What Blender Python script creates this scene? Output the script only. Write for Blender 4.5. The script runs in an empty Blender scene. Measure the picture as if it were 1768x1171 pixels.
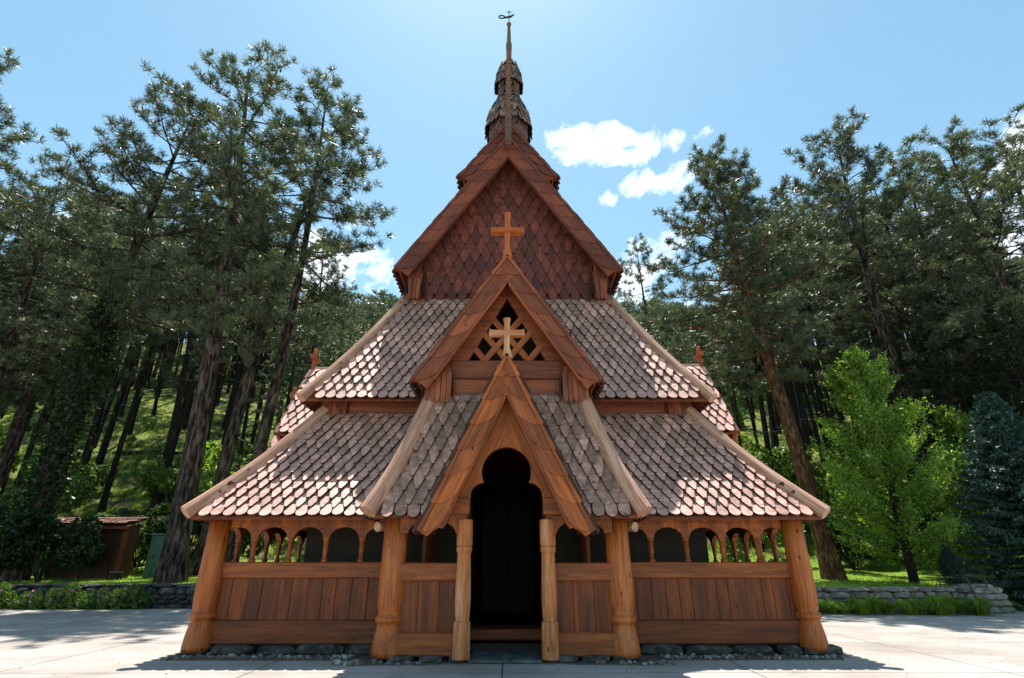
import bpy, math, random
import numpy as np
from mathutils import Vector, Matrix
R = math.radians
PI = math.pi
SC = bpy.context.scene
COL = SC.collection
rnd = random.Random(7)

# ---------------------------------------------------------------- camera
PITCH, YAW, FPX = 22.7, 0.25, 920.0
cam_d = bpy.data.cameras.new('camera')
cam = bpy.data.objects.new('camera', cam_d); COL.objects.link(cam)
cam.location = (0, 0, 1.3)
cam.rotation_euler = (R(90 + PITCH), 0, R(-YAW))
cam_d.sensor_width = 36.0
cam_d.lens = FPX / 1768 * 36
cam_d.clip_end = 3000
cam_d.clip_start = 0.05
SC.camera = cam

# ---------------------------------------------------------------- light
SUN_EL, SUN_AZ = 70.5, -6.0           # azimuth measured from +Y towards +X
sd = Vector((math.sin(R(SUN_AZ)) * math.cos(R(SUN_EL)), math.cos(R(SUN_AZ)) * math.cos(R(SUN_EL)), math.sin(R(SUN_EL))))
sl = bpy.data.lights.new('sun', 'SUN'); sl.energy = 5.0; sl.angle = R(0.5); sl.color = (1, 0.955, 0.89)
sun = bpy.data.objects.new('sun', sl); COL.objects.link(sun)
sun.rotation_euler = (-sd).to_track_quat('-Z', 'Y').to_euler()
sun.location = (0, 0, 60)
SC.view_settings.view_transform = 'Standard'
SC.view_settings.look = 'None'
SC.view_settings.gamma = 1
SC.view_settings.exposure = 0.85


def pix_dir(u, v):
    a = (u - 884) / FPX; b = (585.5 - v) / FPX
    s, c = math.sin(R(PITCH)), math.cos(R(PITCH))
    d = Vector((a, c - b * s, s + b * c)); d.normalize()
    return Matrix.Rotation(R(-YAW), 3, 'Z') @ d


world = bpy.data.worlds.new('World'); SC.world = world; world.use_nodes = True
wt = world.node_tree; wn = wt.nodes; wl = wt.links
bg = wn['Background']
sky = wn.new('ShaderNodeTexSky'); sky.sky_type = 'NISHITA'; sky.sun_disc = False
sky.sun_elevation = R(SUN_EL); sky.sun_rotation = R(SUN_AZ)
sky.air_density = 1.0; sky.dust_density = 0.6; sky.ozone_density = 1.6; sky.altitude = 1000
tc = wn.new('ShaderNodeTexCoord')


def vm(op, a, b=None):
    n = wn.new('ShaderNodeVectorMath'); n.operation = op
    for i, x in enumerate((a, b)):
        if x is None: continue
        if isinstance(x, (tuple, list, Vector)): n.inputs[i].default_value = tuple(x)
        else: wl.new(x, n.inputs[i])
    return n.outputs['Value'] if op in ('DOT_PRODUCT', 'LENGTH', 'DISTANCE') else n.outputs[0]


def wm(op, a, b=None, c=None, clamp=False):
    n = wn.new('ShaderNodeMath'); n.operation = op; n.use_clamp = clamp
    for i, x in enumerate((a, b, c)):
        if x is None: continue
        if isinstance(x, (int, float)): n.inputs[i].default_value = x
        else: wl.new(x, n.inputs[i])
    return n.outputs[0]


GEN = tc.outputs['Generated']
cn = wn.new('ShaderNodeTexNoise'); cn.inputs['Scale'].default_value = 11; cn.inputs['Detail'].default_value = 12; cn.inputs['Roughness'].default_value = 0.68; cn.inputs['Distortion'].default_value = .5
wl.new(GEN, cn.inputs['Vector'])
blobs = [(1045, 250, .065, .026, .95), (1125, 250, .05, .024, .95), (1155, 308, .06, .022, .95), (985, 235, .04, .018, .9), (1110, 430, .03, .02, .8), (1165, 412, .03, .02, .8),
         (1045, 345, .016, .012, .6), (985, 158, .010, .008, .45), (1215, 230, .016, .010, .6), (600, 385, .022, .018, .9), (700, 500, .025, .03, .8), (560, 470, .13, .06, 1), (300, 470, .2, .07, .9),
         (1085, 480, .07, .05, .9), (1640, 440, .16, .09, 1), (1775, 235, .03, .03, .9), (1562, 255, .015, .010, .6), (1280, 520, .15, .05, .9)]
dens = None
for (u, v, rx, ry, amp) in blobs:
    d = pix_dir(u, v)
    rt = Vector((d.y, -d.x, 0)).normalized(); up = rt.cross(d)
    df = vm('SUBTRACT', GEN, d)
    x = wm('DIVIDE', vm('DOT_PRODUCT', df, rt), rx); y = wm('DIVIDE', vm('DOT_PRODUCT', df, up), ry)
    r2 = wm('ADD', wm('MULTIPLY', x, x), wm('MULTIPLY', y, y))
    g = wm('MULTIPLY', wm('SUBTRACT', 1.0, wm('MULTIPLY', r2, .45), clamp=True), amp)
    dens = g if dens is None else wm('MAXIMUM', dens, g)
cl = wm('ADD', wm('MULTIPLY', dens, .66), wm('MULTIPLY', wm('SUBTRACT', cn.outputs['Fac'], .5), 3.2))
cl = wm('MULTIPLY', wm('SUBTRACT', cl, .26), 1.5, clamp=True)
cl = wm('MULTIPLY', cl, wm('GREATER_THAN', dens, 0.001))
mx = wn.new('ShaderNodeMixRGB'); mx.inputs['Color2'].default_value = (9.0, 9.3, 9.7, 1)
tint = wn.new('ShaderNodeMixRGB'); tint.blend_type = 'MULTIPLY'; tint.inputs['Fac'].default_value = 1; tint.inputs['Color2'].default_value = (1.15, 1.34, 1.09, 1)
wl.new(sky.outputs['Color'], tint.inputs['Color1'])
wl.new(cl, mx.inputs['Fac']); wl.new(tint.outputs['Color'], mx.inputs['Color1'])
wl.new(mx.outputs['Color'], bg.inputs['Color'])
bg.inputs['Strength'].default_value = 0.12

# ---------------------------------------------------------------- materials
MATS = {}


def nodes(name):
    m = bpy.data.materials.new(name); m.use_nodes = True
    return m, m.node_tree.nodes, m.node_tree.links


def N(ns, t, **kw):
    n = ns.new(t)
    for k, v in kw.items():
        if k in n.inputs: n.inputs[k].default_value = v
        else: setattr(n, k, v)
    return n


def ramp(ns, stops):
    r = ns.new('ShaderNodeValToRGB')
    while len(r.color_ramp.elements) < len(stops): r.color_ramp.elements.new(.5)
    for e, (p, c) in zip(r.color_ramp.elements, stops):
        e.position = p; e.color = (c[0], c[1], c[2], 1)
    return r


def wood(name, dark, mid, light, rough=.62, grain=(1.3, 20, 20), isl=.35, knots=True, bump=.25, stain=(0, 0, 0), stain_amt=0.0, spec=.4, cracks=.5):
    """long-grained timber: grain runs along local X; every board gets its own tone"""
    m, ns, l = nodes(name)
    p = ns['Principled BSDF']
    t = ns.new('ShaderNodeTexCoord'); mp = ns.new('ShaderNodeMapping'); mp.inputs['Scale'].default_value = grain
    geo = ns.new('ShaderNodeNewGeometry')
    add = ns.new('ShaderNodeVectorMath'); add.operation = 'ADD'
    sc_ = ns.new('ShaderNodeVectorMath'); sc_.operation = 'SCALE'; sc_.inputs['Scale'].default_value = 37
    cmb = ns.new('ShaderNodeCombineXYZ')
    for i in range(3): l.new(geo.outputs['Random Per Island'], cmb.inputs[i])
    l.new(cmb.outputs[0], sc_.inputs[0]); l.new(t.outputs['Object'], mp.inputs['Vector'])
    l.new(mp.outputs[0], add.inputs[0]); l.new(sc_.outputs[0], add.inputs[1])
    n1 = N(ns, 'ShaderNodeTexNoise', Scale=1.0, Detail=7, Roughness=.65, Distortion=.6)
    l.new(add.outputs[0], n1.inputs['Vector'])
    r = ramp(ns, [(.28, dark), (.5, mid), (.72, light)])
    l.new(n1.outputs['Fac'], r.inputs['Fac'])
    hsv = N(ns, 'ShaderNodeHueSaturation')
    mr = N(ns, 'ShaderNodeMapRange'); mr.inputs[3].default_value = 1 - isl; mr.inputs[4].default_value = 1 + isl
    l.new(geo.outputs['Random Per Island'], mr.inputs[0]); l.new(mr.outputs[0], hsv.inputs['Value'])
    l.new(r.outputs[0], hsv.inputs['Color'])
    out = hsv.outputs[0]
    n2 = N(ns, 'ShaderNodeTexNoise', Scale=1.7, Detail=4, Roughness=.6)
    mp2 = ns.new('ShaderNodeMapping'); mp2.inputs['Scale'].default_value = (.45, 3.2, 3.2)
    l.new(t.outputs['Object'], mp2.inputs['Vector']); l.new(mp2.outputs[0], n2.inputs['Vector'])
    r2 = ramp(ns, [(.47, (0, 0, 0)), (.62, (1, 1, 1))])
    l.new(n2.outputs['Fac'], r2.inputs['Fac'])
    if stain_amt:
        mm = N(ns, 'ShaderNodeMixRGB'); mm.inputs['Color2'].default_value = (*stain, 1)
        ml = ns.new('ShaderNodeMath'); ml.operation = 'MULTIPLY'; ml.inputs[1].default_value = stain_amt
        l.new(r2.outputs[0], ml.inputs[0]); l.new(ml.outputs[0], mm.inputs['Fac']); l.new(out, mm.inputs['Color1']); out = mm.outputs[0]
    if knots:
        mp3 = ns.new('ShaderNodeMapping'); mp3.inputs['Scale'].default_value = (2.1, 4.5, 4.5)
        l.new(t.outputs['Object'], mp3.inputs['Vector'])
        vo = N(ns, 'ShaderNodeTexVoronoi', Scale=1.0); l.new(mp3.outputs[0], vo.inputs['Vector'])
        r3 = ramp(ns, [(.0, (.16, .1, .08)), (.06, (.28, .2, .16)), (.09, (1, 1, 1))])
        l.new(vo.outputs['Distance'], r3.inputs['Fac'])
        mm = N(ns, 'ShaderNodeMixRGB', blend_type='MULTIPLY'); mm.inputs['Fac'].default_value = 1
        l.new(out, mm.inputs['Color1']); l.new(r3.outputs[0], mm.inputs['Color2']); out = mm.outputs[0]
    if cracks:
        mp4 = ns.new('ShaderNodeMapping'); mp4.inputs['Scale'].default_value = (.55, 6, 6)
        ad4 = ns.new('ShaderNodeVectorMath'); ad4.operation = 'ADD'; l.new(t.outputs['Object'], mp4.inputs['Vector'])
        l.new(mp4.outputs[0], ad4.inputs[0]); l.new(sc_.outputs[0], ad4.inputs[1])
        n4 = N(ns, 'ShaderNodeTexNoise', Scale=1.0, Detail=3, Roughness=.5); l.new(ad4.outputs[0], n4.inputs['Vector'])
        r4 = ramp(ns, [(.484, (1, 1, 1)), (.494, (.25, .2, .17)), (.503, (1, 1, 1))]); l.new(n4.outputs['Fac'], r4.inputs['Fac'])
        mm = N(ns, 'ShaderNodeMixRGB', blend_type='MULTIPLY'); mm.inputs['Fac'].default_value = cracks
        l.new(out, mm.inputs['Color1']); l.new(r4.outputs[0], mm.inputs['Color2']); out = mm.outputs[0]
    l.new(out, p.inputs['Base Color'])
    p.inputs['Roughness'].default_value = rough
    p.inputs['Specular IOR Level'].default_value = spec
    b = N(ns, 'ShaderNodeBump', Strength=bump, Distance=.02)
    l.new(n1.outputs['Fac'], b.inputs['Height']); l.new(b.outputs[0], p.inputs['Normal'])
    MATS[name] = m
    return m


wood('brown_wood', (.13, .028, .009), (.28, .066, .020), (.37, .105, .036), stain=(.10, .02, .008), stain_amt=.5, rough=.5)
wood('orange_wood', (.15, .030, .005), (.33, .077, .012), (.45, .13, .025), stain=(.11, .022, .006), stain_amt=.5, rough=.55)
wood('panel_wood', (.09, .018, .004), (.21, .044, .008), (.30, .074, .015), stain=(.06, .013, .003), stain_amt=.6, isl=.26, rough=.6)
wood('log_wood', (.14, .026, .004), (.37, .080, .011), (.50, .135, .024), stain=(.58, .22, .07), stain_amt=.35, grain=(1.6, 26, 26), rough=.5)
wood('pale_log_wood', (.20, .05, .010), (.44, .13, .032), (.58, .25, .10), stain=(.74, .50, .33), stain_amt=.5, grain=(1.6, 30, 30), rough=.5)
wood('red_wood', (.10, .021, .010), (.20, .044, .018), (.28, .072, .030), stain=(.10, .02, .012), stain_amt=.5, rough=.55)
wood('red_shingle', (.085, .018, .012), (.165, .036, .022), (.24, .062, .037), stain=(.07, .015, .012), stain_amt=.6, knots=False, grain=(18, 18, 1.5), isl=.45)
wood('weathered_shingle', (.22, .09, .06), (.56, .275, .205), (.75, .45, .36), stain=(.28, .17, .12), stain_amt=.45, knots=True, grain=(15, 6, 6), isl=.34, rough=.5, bump=.35, spec=.65, cracks=0)
wood('grey_shingle', (.16, .07, .048), (.42, .22, .165), (.60, .36, .28), stain=(.17, .12, .08), stain_amt=.6, knots=True, grain=(15, 6, 6), isl=.38, rough=.6, bump=.35, cracks=0, spec=.3)
wood('weathered_pole', (.24, .11, .065), (.50, .27, .18), (.68, .43, .32), stain=(.36, .15, .08), stain_amt=.45, grain=(1.2, 16, 16), rough=.45, isl=.1)
wood('shed_wood', (.02, .006, .003), (.055, .014, .006), (.09, .026, .01))  # near-black boards: the deep shade on the shed is in the colour
wood('shingle_edge', (.025, .008, .004), (.05, .015, .008), (.08, .026, .014), knots=False, isl=.2)
wood('deck_wood', (.12, .03, .010), (.20, .052, .016), (.26, .075, .024), knots=False, isl=.1)
wood('dark_wood', (.012, .006, .003), (.024, .012, .006), (.04, .019, .009), knots=False, isl=.2)  # near-black, so the shade of passage and gallery sits in the colour
wood('spire_shingle', (.10, .045, .032), (.23, .125, .095), (.36, .22, .175), stain=(.08, .04, .03), stain_amt=.5, grain=(14, 6, 6), isl=.4, knots=False)
wood('spire_wood', (.08, .035, .025), (.15, .07, .05), (.23, .12, .09), grain=(14, 14, 2), isl=.3, knots=False)


def noise_mat(name, stops, scale=5, detail=6, rough=.9, bump=.4, dist=.05, scale3=None, second=None):
    m, ns, l = nodes(name); p = ns['Principled BSDF']
    t = ns.new('ShaderNodeTexCoord'); vec = t.outputs['Object']
    if scale3:
        mp = ns.new('ShaderNodeMapping'); mp.inputs['Scale'].default_value = scale3; l.new(vec, mp.inputs['Vector']); vec = mp.outputs[0]
    n = N(ns, 'ShaderNodeTexNoise', Scale=scale, Detail=detail, Roughness=.65); l.new(vec, n.inputs['Vector'])
    r = ramp(ns, stops); l.new(n.outputs['Fac'], r.inputs['Fac']); out = r.outputs[0]
    if second:
        s2, stops2 = second
        n2 = N(ns, 'ShaderNodeTexNoise', Scale=s2, Detail=5, Roughness=.6); l.new(vec, n2.inputs['Vector'])
        rr = ramp(ns, stops2); l.new(n2.outputs['Fac'], rr.inputs['Fac'])
        mm = N(ns, 'ShaderNodeMixRGB', blend_type='MULTIPLY'); mm.inputs['Fac'].default_value = 1
        l.new(out, mm.inputs['Color1']); l.new(rr.outputs[0], mm.inputs['Color2']); out = mm.outputs[0]
    geo = ns.new('ShaderNodeNewGeometry'); hsv = N(ns, 'ShaderNodeHueSaturation')
    mr = N(ns, 'ShaderNodeMapRange'); mr.inputs[3].default_value = .72; mr.inputs[4].default_value = 1.28
    l.new(geo.outputs['Random Per Island'], mr.inputs[0]); l.new(mr.outputs[0], hsv.inputs['Value']); l.new(out, hsv.inputs['Color'])
    l.new(hsv.outputs[0], p.inputs['Base Color']); p.inputs['Roughness'].default_value = rough
    if rough >= .9: p.inputs['Specular IOR Level'].default_value = .15
    b = N(ns, 'ShaderNodeBump', Strength=bump, Distance=dist); l.new(n.outputs['Fac'], b.inputs['Height']); l.new(b.outputs[0], p.inputs['Normal'])
    MATS[name] = m; return m


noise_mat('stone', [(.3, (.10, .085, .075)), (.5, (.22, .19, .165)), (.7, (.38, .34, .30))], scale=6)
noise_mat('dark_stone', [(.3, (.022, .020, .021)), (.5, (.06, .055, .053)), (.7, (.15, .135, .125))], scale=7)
noise_mat('pebble', [(.3, (.07, .058, .05)), (.5, (.19, .16, .14)), (.7, (.50, .45, .42))], scale=3)
noise_mat('gravel_base', [(.35, (.06, .05, .045)), (.65, (.17, .15, .13))], scale=30)
noise_mat('bark', [(.40, (.010, .007, .006)), (.5, (.05, .034, .028)), (.62, (.15, .105, .09))], scale=1, scale3=(8, 8, 1.9), bump=1.0, dist=.09)
noise_mat('bark_red', [(.36, (.025, .012, .008)), (.5, (.10, .047, .026)), (.66, (.22, .12, .075))], scale=1, scale3=(9, 9, 2.2), bump=1.0, dist=.08)
noise_mat('bark_dark', [(.35, (.010, .008, .007)), (.55, (.028, .021, .018)), (.7, (.075, .055, .048))], scale=1, scale3=(9, 9, 1.4), bump=.8, dist=.05)
noise_mat('black_metal', [(.4, (.015, .015, .016)), (.6, (.03, .03, .032))], scale=20, rough=.45, bump=.05)
noise_mat('vane_metal', [(.4, (.012, .014, .02)), (.6, (.03, .033, .04))], scale=10, rough=1.0, bump=.05)
noise_mat('green_paint', [(.4, (.04, .11, .07)), (.6, (.07, .16, .10))], scale=4, rough=.5, bump=.05)
noise_mat('flagstone', [(.35, (.05, .055, .06)), (.65, (.13, .135, .14))], scale=3)
noise_mat('lawn_grass', [(.3, (.06, .11, .012)), (.5, (.14, .22, .022)), (.7, (.22, .31, .045))], scale=9, detail=8, bump=.8, dist=.05,
          second=(.35, [(.35, (.75, .8, .7)), (.65, (1.15, 1.1, 1.0))]))
noise_mat('hill_ground', [(.32, (.018, .022, .008)), (.44, (.05, .055, .014)), (.52, (.19, .25, .035)), (.6, (.12, .09, .05)), (.72, (.16, .11, .075))], scale=.6, detail=10, bump=1.0, dist=.25,
          second=(6, [(.35, (.6, .6, .6)), (.65, (1.25, 1.25, 1.25))]))

# pavement: pale concrete cast in bays, sawn joints, stains
m, ns, l = nodes('concrete'); p = ns['Principled BSDF']
t = ns.new('ShaderNodeTexCoord'); sx = ns.new('ShaderNodeSeparateXYZ'); l.new(t.outputs['Object'], sx.inputs[0])


def mth(op, a, b=None, clamp=False):
    n = ns.new('ShaderNodeMath'); n.operation = op; n.use_clamp = clamp
    for i, x in enumerate((a, b)):
        if x is None: continue
        if isinstance(x, (int, float)): n.inputs[i].default_value = x
        else: l.new(x, n.inputs[i])
    return n.outputs[0]


wob = N(ns, 'ShaderNodeTexNoise', Scale=1.2, Detail=3); l.new(t.outputs['Object'], wob.inputs['Vector'])
wv = mth('MULTIPLY', mth('SUBTRACT', wob.outputs['Fac'], .5), .015)
jx = mth('ABSOLUTE', mth('SUBTRACT', mth('FRACT', mth('ADD', mth('DIVIDE', mth('ADD', mth('ADD', sx.outputs[0], .09), wv), 3.22), .5)), .5))
jy = mth('ABSOLUTE', mth('SUBTRACT', mth('FRACT', mth('ADD', mth('DIVIDE', mth('ADD', mth('SUBTRACT', sx.outputs[1], 7.88), wv), 2.75), .5)), .5))
jm = mth('MINIMUM', mth('MULTIPLY', jx, 3.22), mth('MULTIPLY', jy, 2.75))
joint = mth('LESS_THAN', jm, .011)
n1 = N(ns, 'ShaderNodeTexNoise', Scale=.7, Detail=8, Roughness=.6); l.new(t.outputs['Object'], n1.inputs['Vector'])
r1 = ramp(ns, [(.3, (.30, .255, .225)), (.5, (.38, .335, .30)), (.7, (.44, .395, .36))]); l.new(n1.outputs['Fac'], r1.inputs['Fac'])
n2 = N(ns, 'ShaderNodeTexNoise', Scale=45, Detail=5, Roughness=.7); l.new(t.outputs['Object'], n2.inputs['Vector'])
r2 = ramp(ns, [(.3, (.82, .82, .82)), (.7, (1.12, 1.12, 1.12))]); l.new(n2.outputs['Fac'], r2.inputs['Fac'])
mm = N(ns, 'ShaderNodeMixRGB', blend_type='MULTIPLY'); mm.inputs['Fac'].default_value = 1; l.new(r1.outputs[0], mm.inputs['Color1']); l.new(r2.outputs[0], mm.inputs['Color2'])
mj = N(ns, 'ShaderNodeMixRGB'); mj.inputs['Color2'].default_value = (.07, .06, .055, 1); l.new(joint, mj.inputs['Fac']); l.new(mm.outputs[0], mj.inputs['Color1'])
n3 = N(ns, 'ShaderNodeTexNoise', Scale=.35, Detail=7, Roughness=.7, Distortion=1.2); l.new(t.outputs['Object'], n3.inputs['Vector'])
r3 = ramp(ns, [(.40, (.80, .78, .76)), (.52, (1, 1, 1))]); l.new(n3.outputs['Fac'], r3.inputs['Fac'])
m3 = N(ns, 'ShaderNodeMixRGB', blend_type='MULTIPLY'); m3.inputs['Fac'].default_value = 1; l.new(mj.outputs[0], m3.inputs['Color1']); l.new(r3.outputs[0], m3.inputs['Color2'])
n4 = N(ns, 'ShaderNodeTexVoronoi', Scale=7); l.new(t.outputs['Object'], n4.inputs['Vector'])
r4 = ramp(ns, [(.0, (.45, .40, .36)), (.035, (.7, .66, .62)), (.05, (1, 1, 1))]); l.new(n4.outputs['Distance'], r4.inputs['Fac'])
m4 = N(ns, 'ShaderNodeMixRGB', blend_type='MULTIPLY'); m4.inputs['Fac'].default_value = 1; l.new(m3.outputs[0], m4.inputs['Color1']); l.new(r4.outputs[0], m4.inputs['Color2'])
l.new(m4.outputs[0], p.inputs['Base Color']); p.inputs['Roughness'].default_value = .85
b = N(ns, 'ShaderNodeBump', Strength=.15, Distance=.01); l.new(n2.outputs['Fac'], b.inputs['Height']); l.new(b.outputs[0], p.inputs['Normal'])
MATS['concrete'] = m


def leaf_mat(name, c1, c2, trans=.45, gloss=.25, rough=.45, tcol=None):
    m, ns, l = nodes(name); p = ns['Principled BSDF']
    geo = ns.new('ShaderNodeNewGeometry'); oi = ns.new('ShaderNodeObjectInfo')
    t = ns.new('ShaderNodeTexCoord')
    nz = N(ns, 'ShaderNodeTexNoise', Scale=.6, Detail=3); l.new(t.outputs['Object'], nz.inputs['Vector'])
    ad = ns.new('ShaderNodeMath'); ad.operation = 'ADD'; l.new(geo.outputs['Random Per Island'], ad.inputs[0]); l.new(nz.outputs['Fac'], ad.inputs[1])
    hf = ns.new('ShaderNodeMath'); hf.operation = 'MULTIPLY'; hf.inputs[1].default_value = .5; l.new(ad.outputs[0], hf.inputs[0])
    r = ramp(ns, [(.15, c1), (.85, c2)]); l.new(hf.outputs[0], r.inputs['Fac'])
    hs = N(ns, 'ShaderNodeHueSaturation'); mr = N(ns, 'ShaderNodeMapRange'); mr.inputs[3].default_value = .8; mr.inputs[4].default_value = 1.2
    l.new(oi.outputs['Random'], mr.inputs[0]); l.new(mr.outputs[0], hs.inputs['Value']); l.new(r.outputs[0], hs.inputs['Color'])
    l.new(hs.outputs[0], p.inputs['Base Color']); p.inputs['Roughness'].default_value = rough; p.inputs['Specular IOR Level'].default_value = gloss
    tr = ns.new('ShaderNodeBsdfTranslucent')
    mg = N(ns, 'ShaderNodeMixRGB', blend_type='MULTIPLY'); mg.inputs['Fac'].default_value = 1; mg.inputs['Color2'].default_value = (*(tcol or (1.5, 1.6, .7)), 1)
    l.new(hs.outputs[0], mg.inputs['Color1']); l.new(mg.outputs[0], tr.inputs['Color'])
    mxs = ns.new('ShaderNodeMixShader'); mxs.inputs[0].default_value = trans
    l.new(p.outputs[0], mxs.inputs[1]); l.new(tr.outputs[0], mxs.inputs[2]); l.new(mxs.outputs[0], ns['Material Output'].inputs['Surface'])
    MATS[name] = m; return m


leaf_mat('pine_needles', (.030, .041, .021), (.13, .15, .082), trans=.36, gloss=.9, rough=.42, tcol=(1.2, 1.3, .7))
leaf_mat('dark_needles', (.010, .020, .009), (.028, .045, .018), trans=.2, gloss=.4, tcol=(1.1, 1.3, .7))  # for conifers standing in shade; that shade is put into the needle colour
leaf_mat('spruce_needles', (.018, .045, .035), (.055, .105, .088), trans=.15, gloss=.4, tcol=(.8, 1.1, .9))
leaf_mat('bright_leaves', (.03, .085, .012), (.24, .35, .07), trans=.5, gloss=.5, tcol=(2.1, 2.0, .8))
leaf_mat('bush_leaves', (.05, .10, .02), (.17, .26, .06), trans=.4, gloss=.45)
leaf_mat('pale_bush_leaves', (.09, .14, .05), (.20, .27, .10), trans=.4, gloss=.4, tcol=(1.3, 1.4, .8))
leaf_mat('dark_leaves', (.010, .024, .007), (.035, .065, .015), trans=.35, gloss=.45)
leaf_mat('grass_blades', (.11, .18, .018), (.32, .42, .07), trans=.45, gloss=.3)
leaf_mat('pink_petals', (.35, .06, .22), (.5, .12, .34), trans=.3, gloss=.2, tcol=(1, 1, 1))

# ---------------------------------------------------------------- mesh helpers


class MB:
    def __init__(s): s.v = []; s.f = []; s.mi = []; s.cur = 0

    def add(s, vs, fs):
        o = len(s.v); s.v.extend([tuple(x) for x in vs])
        s.f.extend([tuple(i + o for i in f) for f in fs]); s.mi.extend([s.cur] * len(fs))

    def box(s, x0, x1, y0, y1, z0, z1, j=0.0):
        vs = [(x, y, z) for z in (z0, z1) for y in (y0, y1) for x in (x0, x1)]
        if j: vs = [(a + rnd.uniform(-j, j), b + rnd.uniform(-j, j), c + rnd.uniform(-j, j)) for a, b, c in vs]
        s.add(vs, [(0, 2, 3, 1), (4, 5, 7, 6), (0, 1, 5, 4), (2, 6, 7, 3), (0, 4, 6, 2), (1, 3, 7, 5)])

    def bbox(s, x0, x1, y0, y1, z0, z1, b=.012):
        """box with chamfered edges"""
        cx, cy, cz = (x0 + x1) / 2, (y0 + y1) / 2, (z0 + z1) / 2
        hx, hy, hz = (x1 - x0) / 2, (y1 - y0) / 2, (z1 - z0) / 2
        b = min(b, hx * .45, hy * .45, hz * .45)
        vs = []; idx = {}
        for sx in (-1, 1):
            for sy in (-1, 1):
                for sz in (-1, 1):
                    for a in range(3):
                        h = [hx - b, hy - b, hz - b]; h[a] += b
                        idx[(sx, sy, sz, a)] = len(vs); vs.append((cx + sx * h[0], cy + sy * h[1], cz + sz * h[2]))
        fs = []
        def fl(f, n):
            a, b_, c = (Vector(vs[i]) for i in f[:3])
            return f if (b_ - a).cross(c - a).dot(Vector(n)) > 0 else f[::-1]
        for a in range(3):
            o = [i for i in range(3) if i != a]
            for sg in (-1, 1):
                q = []
                for (p, r) in ((-1, -1), (1, -1), (1, 1), (-1, 1)):
                    k = [0, 0, 0]; k[a] = sg; k[o[0]] = p; k[o[1]] = r; q.append(idx[(*k, a)])
                n = [0, 0, 0]; n[a] = sg; fs.append(fl(q, n))
            for p in (-1, 1):
                for r in (-1, 1):
                    k0 = [0, 0, 0]; k0[o[0]] = p; k0[o[1]] = r; k1 = list(k0); k0[a] = -1; k1[a] = 1
                    n = [0, 0, 0]; n[o[0]] = p; n[o[1]] = r
                    fs.append(fl([idx[(*k0, o[0])], idx[(*k1, o[0])], idx[(*k1, o[1])], idx[(*k0, o[1])]], n))
        for sx in (-1, 1):
            for sy in (-1, 1):
                for sz in (-1, 1): fs.append(fl([idx[(sx, sy, sz, a)] for a in range(3)], (sx, sy, sz)))
        s.add(vs, fs)

    def prism(s, poly, f0, f1):
        """poly: list of 2D points; f0, f1 map a point to 3D on each cap"""
        n = len(poly)
        vs = [f0(*q) for q in poly] + [f1(*q) for q in poly]
        s.add(vs, [tuple(range(n)), tuple(range(2 * n - 1, n - 1, -1))] + [(i, i + n, (i + 1) % n + n, (i + 1) % n) for i in range(n)])

    def xz(s, poly, y0, y1): s.prism(poly, lambda a, b: (a, y0, b), lambda a, b: (a, y1, b))
    def yz(s, poly, x0, x1): s.prism(poly, lambda a, b: (x0, a, b), lambda a, b: (x1, a, b))
    def xy(s, poly, z0, z1): s.prism(poly, lambda a, b: (a, b, z0), lambda a, b: (a, b, z1))

    def lathe(s, prof, o, n=20, wob=0.0):
        vs = []; fs = []
        for k, (r, z) in enumerate(prof):
            for i in range(n):
                a = 2 * PI * i / n; rr = r * (1 + wob * math.sin(a * 2 + 1.3) + wob * .6 * math.sin(3 * a + z * 2))
                vs.append((o[0] + rr * math.cos(a), o[1] + rr * math.sin(a), o[2] + z))
        for k in range(len(prof) - 1):
            for i in range(n): fs.append((k * n + i, k * n + (i + 1) % n, (k + 1) * n + (i + 1) % n, (k + 1) * n + i))
        fs.append(tuple(range(n))[::-1]); fs.append(tuple(range((len(prof) - 1) * n, len(prof) * n)))
        s.add(vs, fs)

    def tube(s, pts, rad, n=8, cap=True, ph=0.0):
        pts = [Vector(p) for p in pts]; vs = []; fs = []
        ref = Vector((0, 0, 1))
        if abs((pts[-1] - pts[0]).normalized().dot(ref)) > .9: ref = Vector((1, 0, 0))
        for k, p in enumerate(pts):
            d = (pts[min(k + 1, len(pts) - 1)] - pts[max(k - 1, 0)]).normalized()
            a = d.cross(ref).normalized(); b = a.cross(d)
            r = rad[k] if isinstance(rad, (list, tuple)) else rad
            for i in range(n):
                t = 2 * PI * i / n + ph; vs.append(p + (a * math.cos(t) + b * math.sin(t)) * r)
        for k in range(len(pts) - 1):
            for i in range(n): fs.append((k * n + i, k * n + (i + 1) % n, (k + 1) * n + (i + 1) % n, (k + 1) * n + i))
        if cap: fs.append(tuple(range(n))[::-1]); fs.append(tuple(range((len(pts) - 1) * n, len(pts) * n)))
        s.add(vs, fs)

    def build(s, name, mat, parent=None, frame=None, root=None, smooth=False, T=None):
        """vertices are given in world space; frame = local axes of the object (grain runs along local X)"""
        vs = s.v
        if T is not None: vs = [tuple(T @ Vector(v)) for v in vs]
        M = frame.copy() if frame is not None else Matrix.Identity(4)
        if T is not None: M = T @ M
        Mi = M.inverted()
        me = bpy.data.meshes.new(name)
        me.from_pydata([tuple(Mi @ Vector(v)) for v in vs], [], s.f)
        mats = mat if isinstance(mat, (list, tuple)) else [mat]
        if max(s.mi, default=0) == 1 and len(mats) == 1: mats = [mat, 'shingle_edge']
        for q in mats: me.materials.append(MATS[q])
        if len(mats) > 1: me.polygons.foreach_set('material_index', s.mi)
        me.update()
        if smooth: me.shade_smooth()
        o = bpy.data.objects.new(name, me); COL.objects.link(o)
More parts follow.
